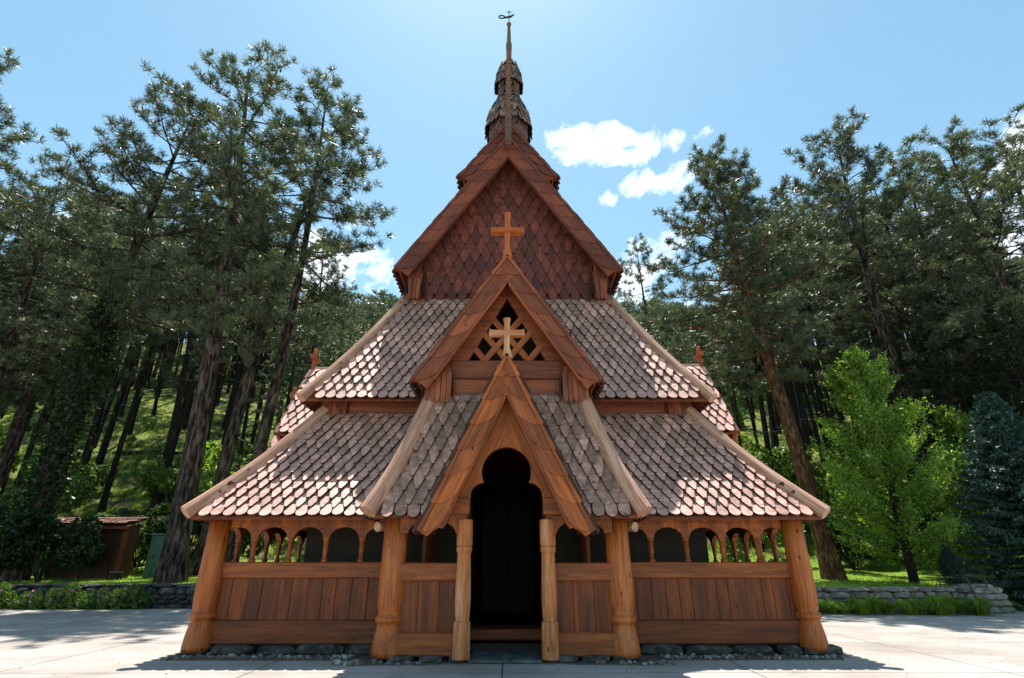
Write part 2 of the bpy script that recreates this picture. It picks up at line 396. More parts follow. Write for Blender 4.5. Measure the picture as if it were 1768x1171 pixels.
        if parent is not None:
            o.parent = parent
            W = parent['_w'] if '_w' in parent else None
            PM = Matrix([list(r_) for r_ in W]) if W is not None else Matrix.Translation(parent.location)
            o.matrix_local = PM.inverted() @ M
        else: o.matrix_world = M
        o['_w'] = [list(r_) for r_ in M]
        return o


def frame_x(o=(0, 0, 0), x=(1, 0, 0), z=(0, 0, 1)):
    x = Vector(x).normalized(); z = Vector(z); y = z.cross(x).normalized(); z = x.cross(y)
    M = Matrix((x, y, z)).transposed().to_4x4(); M.translation = Vector(o); return M


FX = frame_x(); FZ = frame_x(x=(0, 0, 1), z=(1, 0, 0)); FY = frame_x(x=(0, 1, 0))


def tag(o, label=None, cat=None, group=None, kind=None):
    if label: o['label'] = label
    if cat: o['category'] = cat
    if group: o['group'] = group
    if kind: o['kind'] = kind
    return o


def empty(name, loc, label, cat, group=None):
    o = bpy.data.objects.new(name, None); COL.objects.link(o); o.location = loc; o.empty_display_size = .3
    return tag(o, label, cat, group)


def dup(o, loc, rot=(0, 0, 0), scale=1.0, label=None, group=None, cat=None):
    r = o.copy(); COL.objects.link(r); r.location = loc; r.rotation_euler = rot; r.scale = (scale,) * 3 if isinstance(scale, (int, float)) else scale
    if label: r['label'] = label
    if group: r['group'] = group
    for ch in [c for c in PROTO_CH[o.name]]:
        c = ch.copy(); COL.objects.link(c); c.parent = r
    return r


PROTO_CH = {}

# ---------------------------------------------------------------- shingles


def shingle(mb, P, U, V, Nn, w, L, row, tip, th=.055, lift=.072):
    a = w * .5 * rnd.uniform(.87, .93)
    j = rnd.uniform(-.012, .012)
    tilt = rnd.uniform(-.035, .035)
    if tip == 'round':
        pts = [(a * math.cos(t), row * .42 * (1 - math.sin(-t))) for t in np.linspace(0, -PI, 8)]
        pts = [(x, y) for x, y in pts][::-1]
        pts = pts + [(a, L), (-a, L)]
    else:
        c = rnd.uniform(.18, .30)
        pts = [(-c * a, 0), (c * a, 0), (a, row * .98), (a, L), (-a, L), (-a, row * .98)]
    lf = lift + rnd.uniform(-.006, .012)
    n = len(pts); vs = []
    for s_ in (0, 1):
        for (x, y) in pts:
            h = lf * (1 - y / L) + .004 + (th if s_ == 0 else 0)
            vs.append(P + U * (x + tilt * y) + V * (y + j) + Nn * h)
    mb.cur = 0; mb.add(vs, [tuple(range(n))]); o_ = len(mb.v) - 2 * n
    q = [tuple(range(2 * n - 1, n - 1, -1))] + [(i, i + n, (i + 1) % n + n, (i + 1) % n) for i in range(n)]
    mb.f.extend([tuple(i + o_ for i in f) for f in q]); mb.mi.extend([1] * len(q))


def shingle_rows(mb, surf, total, w, row, first='round', th=.055, lift=.072, start=-.10, lw=2.15):
    """surf(s) -> (origin point, U, V, N, umin, umax) at arc height s"""
    k = 0; s = start
    while s < total - row * .4:
        O, U, V, Nn, u0, u1 = surf(max(s, 0.0))
        O = O + V * min(s, 0)
        off = 0 if k % 2 == 0 else w / 2
        i0 = math.floor((u0 - off) / w)
        u = i0 * w + off
        while u <= u1:
            if u0 <= u <= u1:
                shingle(mb, O + U * u, U, V, Nn, w, min(row * lw, total - s + .02), row, first if k == 0 else 'point', th, lift)
            u += w
        s += row if k else row * .9
        k += 1


def hip_profile(D, z0, z1, sag, n=8):
    return [((1 - f) * D, z0 + (z1 - z0) * (f - sag * math.sin(PI * f))) for f in [i / n for i in range(n + 1)]]


def prof_at(prof, s):
    for i in range(len(prof) - 1):
        (d0, z0), (d1, z1) = prof[i], prof[i + 1]
        L = math.hypot(d1 - d0, z1 - z0)
        if s <= L or i == len(prof) - 2:
            t = s / L; return d0 + (d1 - d0) * t, z0 + (z1 - z0) * t, (d1 - d0) / L, (z1 - z0) / L
        s -= L


def hip_face(mb, deck, C, out, lat, base, hw, prof, w, row, umin=None, umax=None, trim=.0):
    """C centre of plan; out/lat unit vectors; base = distance of top edge from C; hw = half width of top edge"""
    total = sum(math.hypot(prof[i + 1][0] - prof[i][0], prof[i + 1][1] - prof[i][1]) for i in range(len(prof) - 1))

    def surf(s):
        d, z, dd, dz = prof_at(prof, s)
        O = C + out * (base + d) + Vector((0, 0, z)); V = (out * dd + Vector((0, 0, dz))).normalized()
        Nn = lat.cross(V).normalized()
        if Nn.z < 0: Nn = -Nn
        a = -(hw + d) + trim if umin is None else umin
        b = (hw + d) - trim if umax is None else umax
        return O, lat, V, Nn, a, b
    shingle_rows(mb, surf, total, w, row)
    # deck below
    for i in range(len(prof) - 1):
        q = []
        for (d, z) in (prof[i], prof[i + 1]):
            a = -(hw + d) if umin is None else umin; b = (hw + d) if umax is None else umax
            q.append([C + out * (base + d) + lat * a + Vector((0, 0, z)), C + out * (base + d) + lat * b + Vector((0, 0, z))])
        dn = Vector((0, 0, -.05))
        vs = [q[0][0], q[0][1], q[1][1], q[1][0]]; vs += [v + dn for v in vs]
        deck.add(vs, [(0, 1, 2, 3), (7, 6, 5, 4), (0, 4, 5, 1), (1, 5, 6, 2), (2, 6, 7, 3), (3, 7, 4, 0)])


def pole(mb, pts, r, squash=1.0, n=10):
    mb.tube(pts, r, n=n)


# ---------------------------------------------------------------- the church
CX = -0.05
YC = 13.4
church = empty('wooden_church', (CX, YC, 0), 'tall brown wooden stave church with tiered shingled roofs, gables and a slender spire', 'church')
church['_w'] = [list(r_) for r_ in Matrix.Translation((CX, YC, 0))]
C0 = Vector((CX, YC, 0))
F, B, Lf, Rt = Vector((0, -1, 0)), Vector((0, 1, 0)), Vector((-1, 0, 0)), Vector((1, 0, 0))
dirs = [(F, Rt), (B, Rt), (Lf, B), (Rt, B)]


def hip_roof(name, top_x, top_y, D, z0, z1, sag, w, row, pole_r, faces=(0, 1, 2, 3), mat='weathered_shingle', pole_over=.16, gap=0):
    prof = hip_profile(D, z0, z1, sag)
    mb = MB(); deck = MB()
    for k in faces:
        out, lat = dirs[k]
        base, hw = (top_y, top_x) if k < 2 else (top_x, top_y)
        if gap and k == 0:          # the entrance passage runs through the front slope
            for sg in (-1, 1):
                hip_face(mb, deck, C0, out, lat, base, hw, prof, w, row, trim=.13, **({'umax': -gap} if sg < 0 else {'umin': gap}))
            continue
        hip_face(mb, deck, C0, out, lat, base, hw, prof, w, row, trim=.13)
    o = mb.build(name, mat, church, FZ)
    deck.build('roof_deck', 'deck_wood', o)
    for sx in (-1, 1):
        for sy in (-1, 1):
            pts = [C0 + Vector((sx * (top_x + d), sy * (top_y + d), z + .125)) for d, z in prof]
            e = (pts[0] - pts[1]).normalized(); pts[0] = pts[0] + e * pole_over
            pm = MB(); pole(pm, pts, [pole_r * 1.05] + [pole_r] * (len(pts) - 1), n=12)
            pm.build('hip_pole', 'weathered_pole', o, frame_x(pts[0], pts[-1] - pts[0]), smooth=False)
    return o, prof


GAL_X, GAL_Y = 4.71, 4.1      # gallery plan half sizes (front plane at YC-4.1 = 9.3)
hip_roof('gallery_roof', 3.61, 3.09, 1.40, 1.97, 3.95, .05, .19, .2, .11, gap=1.3, pole_over=.12)
hip_roof('aisle_roof', 2.42, 1.91, 1.49, 4.22, 7.09, .04, .2, .22, .105)

# upper aisle wall between the two hip roofs
mb = MB()
for sy in (-1, 1):
    mb.bbox(CX - 3.62, CX + 3.62, YC + sy * 3.0 - .1, YC + sy * 3.0 + .1, 3.7, 4.0); mb.bbox(CX - 3.6, CX + 3.6, YC + sy * 2.98 - .1, YC + sy * 2.98 + .1, 4.005, 4.9)
for sx in (-1, 1):
    mb.bbox(CX + sx * 3.54 - .1, CX + sx * 3.54 + .1, YC - 2.88, YC + 2.88, 3.7, 4.0); mb.bbox(CX + sx * 3.52 - .1, CX + sx * 3.52 + .1, YC - 2.87, YC + 2.87, 4.005, 4.9)
mb.build('aisle_wall', 'red_wood', church, FX)


def shingled_post(T, x0, x1, yf, z0, z1, w=.075, row=.26, mat='red_wood', flare=.0):
    """corner post clad in narrow vertical shingles, all four sides"""
    mb = MB()
    cx, hw = (x0 + x1) / 2, (x1 - x0) / 2
    mb.box(x0 + .01, x1 - .01, yf + .01, yf + 2 * hw - .01, z0 + .12, z1)
    for out, lat in dirs:
        cy = yf + hw
        surf = lambda s: (Vector((cx, cy, z0 + s)) + out * (hw + flare * max(0, 1 - s / .3)), lat, Vector((0, 0, 1)), out, -hw, hw)
        shingle_rows(mb, surf, z1 - z0, w * 1.3, row, first='round', th=.015, lift=.02, start=0)
    return mb


for sx in (-1, 1):
    for sy in (-1, 1):
        x = CX + sx * 3.42; y = YC + sy * 2.88
        mb = shingled_post(None, x - .24, x + .24, y - .24, 3.86, 4.8); mb.build('corner_post', 'red_wood', church, FZ)

# ---- nave: tall shingled gable walls
NX, NY = 2.22, 1.91
M_EZ, M_AZ, M_HX = 7.72, 11.72, 2.67        # bargeboard eave height, apex height, half width
slope = (M_AZ - M_EZ) / M_HX


def roof_x(z): return (M_AZ - .15 - z) / slope


mb = MB(); core = MB()
for out, lat in dirs[:2]:
    y0 = YC + out.y * NY
    core.xz([(CX - NX, 6.9), (CX + NX, 6.9), (CX + NX, 7.95), (CX, 11.4), (CX - NX, 7.95)], y0, y0 - out.y * .12)

    def surf(s):
        z = 7.02 + s; hw = min(NX + .12 * max(0, 1 - s / .6), roof_x(z + .3) + .1)
        fl = 0
        return Vector((CX, y0, z)) + out * (.02 + fl), lat, Vector((0, 0, 1)), out, -hw, hw
    shingle_rows(mb, surf, 4.5, .27, .28, first='point', th=.028, lift=.055, start=-.02)
for out, lat in dirs[2:]:
    def surf(s):
        fl = 0
        return Vector((CX, YC, 7.02 + s)) + out * (NX + fl), lat, Vector((0, 0, 1)), out, -NY - .1, NY + .1
    shingle_rows(mb, surf, 1.0, .27, .28, first='point', th=.024, lift=.05, start=0)
    x0 = CX + out.x * NX
    core.box(min(x0, x0 - out.x * .12), max(x0, x0 - out.x * .12), YC - NY + .13, YC + NY - .13, 6.9, 8.0)
nave = mb.build('nave_wall', 'red_shingle', church)
core.build('wall_core', 'deck_wood', nave)
for sx in (-1, 1):
    for sy in (-1, 1):
        x = CX + sx * 2.22; y = YC + sy * 1.98
        mb = shingled_post(None, x - .16, x + .16, y - .16, 6.98, 8.05, w=.065, flare=.06); mb.build('corner_post', 'red_wood', nave, FZ)


def bargeboard(T, hx, ez, az, yf, width, nsc, th=.07, sub=None, parent=None, mat='red_wood', curl=False):
    """a pair of carved gable boards in the plane y=yf (front face), apex at x=0"""
    th_ = math.atan2(az - ez, hx); ct, st = math.cos(th_), math.sin(th_)
    L = math.hypot(hx, az - ez)
    for sgn in (-1, 1):
        mb = MB()
        def P(a, b):   # a along board from apex, b inward
            return (sgn * (a * ct - b * st), az - a * st - b * ct)
        a0 = width * st / ct
        poly = [P(0, 0), P(L, 0)]
        if curl: poly += [P(L + .02, width * .45), P(L - .10, width * .62), P(L - .17, width * .85), P(L - .17, width), ]
        else: poly += [P(L - .03, width * .5), P(L, width)]
        poly += [(0, az - width / ct)]
        poly = [(x + CX * 0, z) for x, z in poly]
        mb.xz(poly, yf, yf + th)
        # outer capping rail with stepped scales, and carved overlapping tongues on the face
        seg = L / nsc
        for k in range(nsc):
            s0 = k * seg; s1 = s0 + seg * 1.0
            e = .012 + .006 * (k % 2)
            # stepped cap (thin wedge on the outer edge, leaning out toward its lower end)
            q = [P(s0 + .004, .03), P(s0 + .004, -.012), P(s1, -.040), P(s1, .03)]
            mb.xz(q, yf - .045, yf + th + .10)
            # tongue: lower end is a round arc
            ys = yf - .028 + .0
            w0, w1 = .035, width * .93
            arc = []
            for t in np.linspace(0, 1, 9):
                bb = w0 + (w1 - w0) * t
                arc.append((s1 - .02 - seg * .62 * (t ** 1.9), bb))
            pl = [P(max(s0 - seg * .15, 0.02 + w0 * st / ct), w0)] + [P(a, b) for a, b in arc if (a > b * st / ct + .01 or k > 2)]
            bk = s0 - seg * .9
            aa = max(bk, w1 * st / ct + .02)
            pl += [P(min(aa, arc[-1][0] - .02) if arc[-1][0] > aa else arc[-1][0] - .01, w1)]
            if len(pl) > 3:
                # wedge thickness: proud at the lower end
                nloc = nsc
                a_min = min(s0, aa)
                def f0(x, z):
                    a = (abs(x) * ct + (az - z) * st); tt = max(0, min(1, (a - a_min) / max(1e-3, (s1 - a_min))))
                    return (x, yf - .004 - .034 * tt, z)
                mb.prism(pl, f0, lambda x, z: (x, yf + .01, z))
        # inner bead
        mb.xz([P(width * .97 * st / ct + .03, width * .97), P(L - .2, width * .97), P(L - .2, width * 1.05), P(width * 1.05 * st / ct + .03, width * 1.05)], yf - .035, yf + th * .9)
        P0 = Vector((0, yf, az)); P1 = Vector((sgn * hx, yf, ez))
        fr = frame_x(P0, P1 - P0, (0, -1, 0))
        mb.build('bargeboard', mat, parent, fr, T=T)


def gable(T, hx, ez, az, yf, yb, width, nsc, parent=church, name='gable_roof', mat='red_wood', shing='weathered_shingle', w=.2, row=.24, curl=False, shingle_side=True):
    """saddle roof running back from a gable; local coords, apex above x=0; T places it"""
    th_ = math.atan2(az - ez, hx); L = math.hypot(hx, az - ez)
    mb = MB(); deck = MB()
    for sgn in (-1, 1):
        V = Vector((-sgn * math.cos(th_), 0, math.sin(th_))); U = Vector((0, 1, 0)); Nn = Vector((sgn * math.sin(th_), 0, math.cos(th_)))
        E = Vector((sgn * hx, 0, ez)) + V * .03
        shingle_rows(mb, lambda s: (E + V * s - Nn * .03, U, V, Nn, yf + .06, yb), L - .05, w, row)
        q = [E, E + V * (L - .06)]
        vs = [Vector((q[0].x, yf + .075, q[0].z)), Vector((q[0].x, yb, q[0].z)), Vector((q[1].x, yb, q[1].z)), Vector((q[1].x, yf + .075, q[1].z))]
        vs = [v - Nn * .045 for v in vs]; vs += [v - Nn * .05 for v in vs]
        deck.add(vs, [(0, 1, 2, 3), (7, 6, 5, 4), (0, 4, 5, 1), (1, 5, 6, 2), (2, 6, 7, 3), (3, 7, 4, 0)])
    o = mb.build(name, shing, parent, T=T, frame=frame_x(x=(0, 0, 1), z=(1, 0, 0)))
    deck.build('roof_deck', 'deck_wood', o, T=T)
    rm = MB(); rm.tube([(0, yf + .1, az + .0), (0, yb, az + .0)], .07, n=8); rm.build('ridge_pole', 'weathered_pole', o, FY, T=T)
    bargeboard(T, hx, ez, az, yf, width, nsc, parent=o, mat=mat, curl=curl)
    return o


def cross(T, x, y, z0, h, arm, zc, parent=church, mat='orange_wood', t=.09):
    """latin cross with flared arm ends; base at z0, arm centre at z0+zc"""
    mb = MB(); a = t / 2
    mb.xz([(x - a * 1.9, z0), (x + a * 1.9, z0), (x + a * .95, z0 + h * .25), (x + a, z0 + h * .94), (x + a * 1.25, z0 + h * .97), (x + a * .9, z0 + h), (x - a * .9, z0 + h), (x - a * 1.25, z0 + h * .97), (x - a, z0 + h * .94), (x - a * .95, z0 + h * .25)], y - a, y + a)
    o = mb.build('cross', mat, parent, FZ, T=T)
    m2 = MB(); b = t * .46; zz = z0 + zc
    m2.xz([(x - arm, zz - b * 1.5), (x - arm * .86, zz - b), (x + arm * .86, zz - b), (x + arm, zz - b * 1.5), (x + arm * 1.06, zz), (x + arm, zz + b * 1.5), (x + arm * .86, zz + b), (x - arm * .86, zz + b), (x - arm, zz + b * 1.5), (x - arm * 1.06, zz)], y - a - .015, y + a + .015)
    m2.build('cross_arm', mat, o, FX, T=T)


TF = Matrix.Translation((CX, 0, 0))
# nave roof (ridge runs front to back)
main = gable(TF, M_HX, M_EZ, M_AZ, 11.0, 15.8, .38, 11, name='nave_roof')
# raised saddle roof round the turret
gable(TF, 1.24, 10.52, 12.33, 11.12, 15.7, .24, 5, name='ridge_cap_roof', mat='red_wood')


# ridge dragon: tall upright carved beam at the front of the nave ridge
mb = MB()
prof = [(11.0, 11.35), (10.80, 11.40), (10.70, 11.75), (10.66, 12.3), (10.58, 12.9), (10.50, 13.45), (10.34, 13.82), (10.2, 14.0), (10.34, 14.1), (10.46, 14.02), (10.55, 14.2), (10.60, 14.0),
        (10.72, 13.5), (10.84, 12.9), (10.98, 12.3), (11.25, 11.9)]
mb.yz(prof, CX - .055, CX + .055)
mb.yz([(10.74, 11.25), (10.66, 11.3), (10.62, 12.4), (10.80, 12.4)], CX - .085, CX + .085)
mb.build('dragon_finial', 'spire_wood', main, FZ)


def stage(mb, C, hw, z0, z1, w, row, octo=True, fl=0.0, dome=None):
    """square turret stage clad in shingles (8 sided when octo)"""
    n = 8 if octo else 4
    for k in range(n):
        a = 2 * PI * (k + .0) / n - PI / 2
        out = Vector((math.cos(a), math.sin(a), 0)); lat = Vector((-math.sin(a), math.cos(a), 0))
        tl = math.tan(PI / n)
        if dome is None:
            surf = lambda s: (C + out * hw + Vector((0, 0, z0 + s)), lat, Vector((0, 0, 1)), out, -hw * tl, hw * tl)
            shingle_rows(mb, surf, z1 - z0, w, row, th=.015, lift=.025, start=0)
        else:
            prof = dome
            tot = sum(math.hypot(prof[i + 1][0] - prof[i][0], prof[i + 1][1] - prof[i][1]) for i in range(len(prof) - 1))

            def surf(s):
                d, z, dd, dz = prof_at(prof, s)
                V = (out * dd + Vector((0, 0, dz))).normalized(); Nn = lat.cross(V).normalized()
                if Nn.dot(out) < 0: Nn = -Nn
                return C + out * d + Vector((0, 0, z)), lat, V, Nn, -d * tl, d * tl
            shingle_rows(mb, surf, tot, w, row, th=.03, lift=.05, start=-.05)


TC = Vector((CX, 13.4, 0))
mb = MB(); stage(mb, TC, .58, 11.6, 14.6, .18, .2)
tur = mb.build('turret_wall', 'spire_wood', church)
mb = MB(); mb.lathe([(.54, 11.5), (.54, 14.3), (.62, 14.22), (.56, 14.6), (.45, 14.95), (.36, 15.3), (.28, 15.5), (.28, 16.25), (.35, 16.2), (.32, 16.5), (.22, 16.9), (.10, 17.15), (.03, 17.35)], (CX, 13.4, 0), n=8)
mb.build('turret_core', 'deck_wood', tur)
mb = MB(); stage(mb, TC, 0, 0, 0, .19, .19, dome=[(.68, 14.15), (.62, 14.6), (.51, 14.95), (.40, 15.3), (.32, 15.55)])
mb.build('turret_roof', 'spire_shingle', church)
mb = MB(); stage(mb, TC, .33, 15.4, 16.35, .14, .16); mb.build('upper_turret_wall', 'spire_wood', church)
mb = MB(); stage(mb, TC, 0, 0, 0, .15, .17, dome=[(.40, 16.12), (.355, 16.5), (.27, 16.9), (.15, 17.2), (.05, 17.42)])
mb.build('upper_turret_roof', 'spire_shingle', church)
mb = MB()
mb.lathe([(.10, 17.2), (.085, 17.5), (.10, 18.0), (.105, 18.25), (.075, 18.3), (.06, 18.9), (.05, 19.2), (.08, 19.22), (.085, 19.27), (.03, 19.3)], (CX, 13.4, 0), n=12)
mast = mb.build('spire_mast', 'spire_wood', church, FZ)
mb = MB()
mb.tube([(CX, 13.4, 19.25), (CX, 13.4, 20.0)], .016, n=6)
mb.tube([(CX - .10, 13.4, 19.9), (CX + .10, 13.4, 19.9)], .014, n=6)
ring = [(CX - .27 + .11 * math.cos(t), 13.4, 19.64 + .075 * math.sin(t)) for t in np.linspace(0, 2 * PI, 15)]
mb.tube(ring, .024, n=6)
mb.tube([(CX - .2, 13.4, 19.58), (CX - .05, 13.4, 19.63), (CX + .07, 13.4, 19.66), (CX + .12, 13.4, 19.73), (CX + .2, 13.4, 19.76)], [.02, .04, .04, .03, .02], n=6)
mb.build('weather_vane', 'vane_metal', mast)

# ---- galleries
Z_SILL0, Z_SILL1, Z_RAIL0, Z_RAIL1, Z_TOP = .14, .47, 1.06, 1.3, 1.96


def arcade(mb, a0, a1, cuts, zt, zs, ztop, y0, y1, half):
    """beam with round arches cut in its lower edge: centres in cuts"""
    pts = [(a0, zs)]
    for c in cuts:
        n = 12
        pts += [(c - half, zs)] + [(c - half * math.cos(PI * i / n), zs + (zt - zs) * math.sin(PI * i / n)) for i in range(1, n)] + [(c + half, zs)]
    pts += [(a1, zs)]
    clean = [pts[0]]
    for q in pts[1:]:
        if q[0] > clean[-1][0] + 1e-4: clean.append(q)
    for i in range(len(clean) - 1):
        (xa, za), (xb, zb) = clean[i], clean[i + 1]
        mb.add([(xa, y0, za), (xb, y0, zb), (xb, y0, ztop), (xa, y0, ztop), (xa, y1, za), (xb, y1, zb), (xb, y1, ztop), (xa, y1, ztop)],
               [(0, 1, 2, 3), (7, 6, 5, 4), (0, 4, 5, 1), (3, 2, 6, 7)])


BAL = [(.034, 0), (.05, .01), (.052, .05), (.03, .075), (.036, .10), (.03, .12), (.042, .2), (.044, .25), (.034, .29), (.045, .305), (.045, .325), (.034, .335), (.05, .36), (.056, .40), (.056, .42)]


def gallery(T, a0, a1, bays, step, a_first):
    """wall in local XZ plane, outer face at y=0; a_first = first baluster, bays of width step"""
    mb = MB(); mb.bbox(a0, a1, -.0, .14, Z_SILL0, Z_SILL1, .015); mb.build('sill_board', 'panel_wood', church, FX, T=T)
    mb = MB(); x = a0
    while x < a1 - .01:
        w = rnd.uniform(.17, .3); x1 = min(x + w, a1)
        if a1 - x1 < .1: x1 = a1
        mb.bbox(x + .002, x1 - .002, .05 + rnd.uniform(-.006, .006), .09, Z_SILL1 - .02, Z_RAIL0 + .02, .006); x = x1
    mb.build('board_panel', 'panel_wood', church, FZ, T=T)
    mb = MB(); mb.bbox(a0, a1, .0, .15, Z_RAIL0, Z_RAIL1, .015); mb.build('rail', 'orange_wood', church, FX, T=T)
    bal = [a_first + i * step for i in range(bays)]
    cuts = [bal[0] - step / 2] + [b + step / 2 for b in bal]
    mb = MB(); arcade(mb, a0, a1, [c for c in cuts if a0 < c - step * .2 and c + step * .2 < a1], 1.83, 1.66, Z_TOP, .03, .12, step * .41)
    mb.build('arcade_beam', 'orange_wood', church, FX, T=T)
    for b in bal:
        mb = MB(); mb.lathe([(r, z * .9) for r, z in BAL], (b, .075, Z_RAIL1 - .01), n=12); mb.build('baluster', 'orange_wood', church, FZ, T=T)


step = .585
TG = Matrix.Translation((CX, YC - GAL_Y, 0))
gallery(TG @ Matrix.Translation((0, 0, 0)), -4.6, -1.62, 5, step, -4.71 + step)
gallery(TG, 1.62, 4.6, 5, step, 4.71 - step * 5)
for s in (-1, 1):
    TS = Matrix.Translation((CX + s * GAL_X, YC, 0)) @ Matrix.Rotation(R(90 * s), 4, 'Z')
    gallery(TS, -4.0, 4.0, 13, step, -6 * step)
TB = Matrix.Translation((CX, YC + GAL_Y, 0)) @ Matrix.Rotation(PI, 4, 'Z')
mb = MB(); mb.bbox(-4.6, 4.6, 0, .12, .14, 1.96); mb.build('back_wall', 'panel_wood', church, FX, T=TB)


def big_post(x, y, r, h, mat='log_wood', tilt=0):
    p = [(r * 1.22, 0), (r * 1.24, .06), (r * 1.15, .2), (r * .95, .37), (r * .9, .42), (r * 1.08, .435), (r * 1.12, .47), (r * 1.08, .51), (r * .90, .525), (r * .96, .58), (r * 1.06, .72), (r * 1.06, .95), (r * 1.0, 1.3), (r * .97, h)]
    mb = MB(); mb.lathe(p, (x, y, .06), n=28, wob=.012)
    return mb.build('gallery_post', mat, church, FZ, smooth=True)


for sx in (-1, 1):
    for sy in (-1, 1): big_post(CX + sx * GAL_X, YC + sy * GAL_Y, .165, 1.9, 'log_wood')
    big_post(CX + sx * 1.70, 8.74, .178, 1.88, 'log_wood')

# inner (nave) walls behind the gallery, near-black wood carries their shade; doorway in the middle
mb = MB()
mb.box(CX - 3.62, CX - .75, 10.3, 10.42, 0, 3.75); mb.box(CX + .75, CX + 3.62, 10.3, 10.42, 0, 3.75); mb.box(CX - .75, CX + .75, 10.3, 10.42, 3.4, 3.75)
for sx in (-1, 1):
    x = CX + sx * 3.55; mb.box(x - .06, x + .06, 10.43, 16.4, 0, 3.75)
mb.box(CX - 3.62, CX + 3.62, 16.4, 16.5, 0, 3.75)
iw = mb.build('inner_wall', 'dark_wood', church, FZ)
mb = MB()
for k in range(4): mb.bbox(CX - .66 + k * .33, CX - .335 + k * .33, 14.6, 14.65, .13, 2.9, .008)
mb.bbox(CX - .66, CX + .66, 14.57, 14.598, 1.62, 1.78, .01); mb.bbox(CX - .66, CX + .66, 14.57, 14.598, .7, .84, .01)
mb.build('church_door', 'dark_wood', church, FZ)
for sx in (-1, 1):
    mb = MB()
    mb.bbox(CX + sx * .72 - .09, CX + sx * .72 + .09, 10.1, 10.3, .5, 2.3, .02)
    mb.bbox(CX + sx * .72 - .12, CX + sx * .72 + .12, 10.06, 10.3, .2, .5, .02)
    mb.build('door_jamb', 'dark_wood', church, FZ)
mb = MB(); mb.bbox(CX - .6, CX + .6, 9.55, 10.15, .16, .32, .02); mb.build('door_step', 'panel_wood', church, FX)
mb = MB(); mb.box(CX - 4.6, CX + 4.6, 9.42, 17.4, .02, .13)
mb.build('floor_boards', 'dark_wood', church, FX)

# ---- entrance porch
# hip skirt roof in front, sides running back into the gallery roof
prof = hip_profile(.72, 1.95, 3.96, .08)
PX = 1.29
PC = Vector((CX, 9.07, 0))
ptot = sum(math.hypot(prof[i + 1][0] - prof[i][0], prof[i + 1][1] - prof[i][1]) for i in range(len(prof) - 1))


def g1x(z): return max(.0, 1.262 * (4.46 - z) / (4.46 - 1.71)) * .80


for sg in (-1, 1):
    mb = MB(); deck = MB()
    out = Rt * sg

    def surf(s):
        d, z, dd, dz = prof_at(prof, s)
        V = (F * dd + Vector((0, 0, dz))).normalized(); Nn = Vector((0, -abs(dz), abs(dd)))
        a, b = g1x(z), PX + d - .13
        return PC + F * d + Vector((0, 0, z)), Rt, V, Nn, (a if sg > 0 else -b), (b if sg > 0 else -a)
    shingle_rows(mb, surf, ptot, .195, .235)
    for i in range(len(prof) - 1):
        (d0, z0), (d1, z1) = prof[i], prof[i + 1]
        vs = [(CX + sg * g1x(z0), 9.07 - d0, z0), (CX + sg * (PX + d0), 9.07 - d0, z0), (CX + sg * (PX + d1), 9.07 - d1, z1), (CX + sg * g1x(z1), 9.07 - d1, z1)]
        vs += [(x, y, z - .05) for x, y, z in vs]
        deck.add(vs, [(0, 1, 2, 3), (7, 6, 5, 4), (0, 4, 5, 1), (1, 5, 6, 2), (2, 6, 7, 3), (3, 7, 4, 0)])

    def surf(s):
        d, z, dd, dz = prof_at(prof, s)
        V = (out * dd + Vector((0, 0, dz))).normalized(); Nn = Vector((out.x * abs(dz), 0, abs(dd)))
        return PC + out * (PX + d) + Vector((0, 0, z)), B, V, Nn, -d + .13, 1.3
    shingle_rows(mb, surf, ptot, .195, .235)
    for i in range(len(prof) - 1):
        (d0, z0), (d1, z1) = prof[i], prof[i + 1]
        X0 = CX + out.x * (PX + d0); X1 = CX + out.x * (PX + d1)
        deck.add([(X0, 9.07 - d0, z0), (X0, 10.3, z0), (X1, 10.3, z1), (X1, 9.07 - d1, z1)], [(0, 1, 2, 3)])
    po = mb.build('porch_roof', 'grey_shingle', church, FZ); deck.build('roof_deck', 'deck_wood', po)
    pts = [Vector((CX + sg * (PX + d), 9.07 - d, z + .15)) for d, z in prof]
    e = (pts[0] - pts[1]).normalized(); pts[0] = pts[0] + e * .14
    pm = MB(); pole(pm, pts, [.135] + [.13] * (len(pts) - 2) + [.12], n=14)
    pm.build('hip_pole', 'weathered_pole', po, frame_x(pts[0], pts[-1] - pts[0]), smooth=False)
    pm = MB(); pm.tube([(CX + sg * 2.0, 8.75, 1.80), (CX + sg * 1.7, 9.2, 1.86)], .075, n=10); pm.build('plate_end', 'weathered_pole', po, FX)

# G2: upper porch gable with lattice
g2 = gable(TF, 1.63, 4.20, 6.68, 8.75, 11.3, .31, 6, name='porch_gable_roof', mat='brown_wood', w=.2, row=.24)
cross(TF, 0.0, 8.8, 6.62, 1.06, .31, .64, parent=g2, t=.11, mat='log_wood')
g3 = gable(TF, .82, 6.22, 7.34, 10.25, 11.4, .2, 3, name='rear_gable_roof', mat='red_wood')
YW = 9.10
hb, zb, za = .72, 4.66, 5.95
mb = MB()
o0, o1, oz = -1.0, 1.0, 6.3
mb.xz([(-1.15, zb), (-hb, zb), (0, za), (0, oz)], YW, YW + .08)
mb.xz([(1.15, zb), (0, oz), (0, za), (hb, zb)], YW, YW + .08)
mb.build('gable_panel', 'brown_wood', church, frame_x(), T=TF)
mb = MB(); mb.bbox(-1.05, 1.05, YW - .03, YW + .06, 4.33, zb + .015, .012); mb.bbox(-1.04, 1.04, YW - .01, YW + .08, 3.98, 4.325, .012)
mb.build('gable_beam', 'brown_wood', church, FX, T=TF)
sl2 = (za - zb) / hb
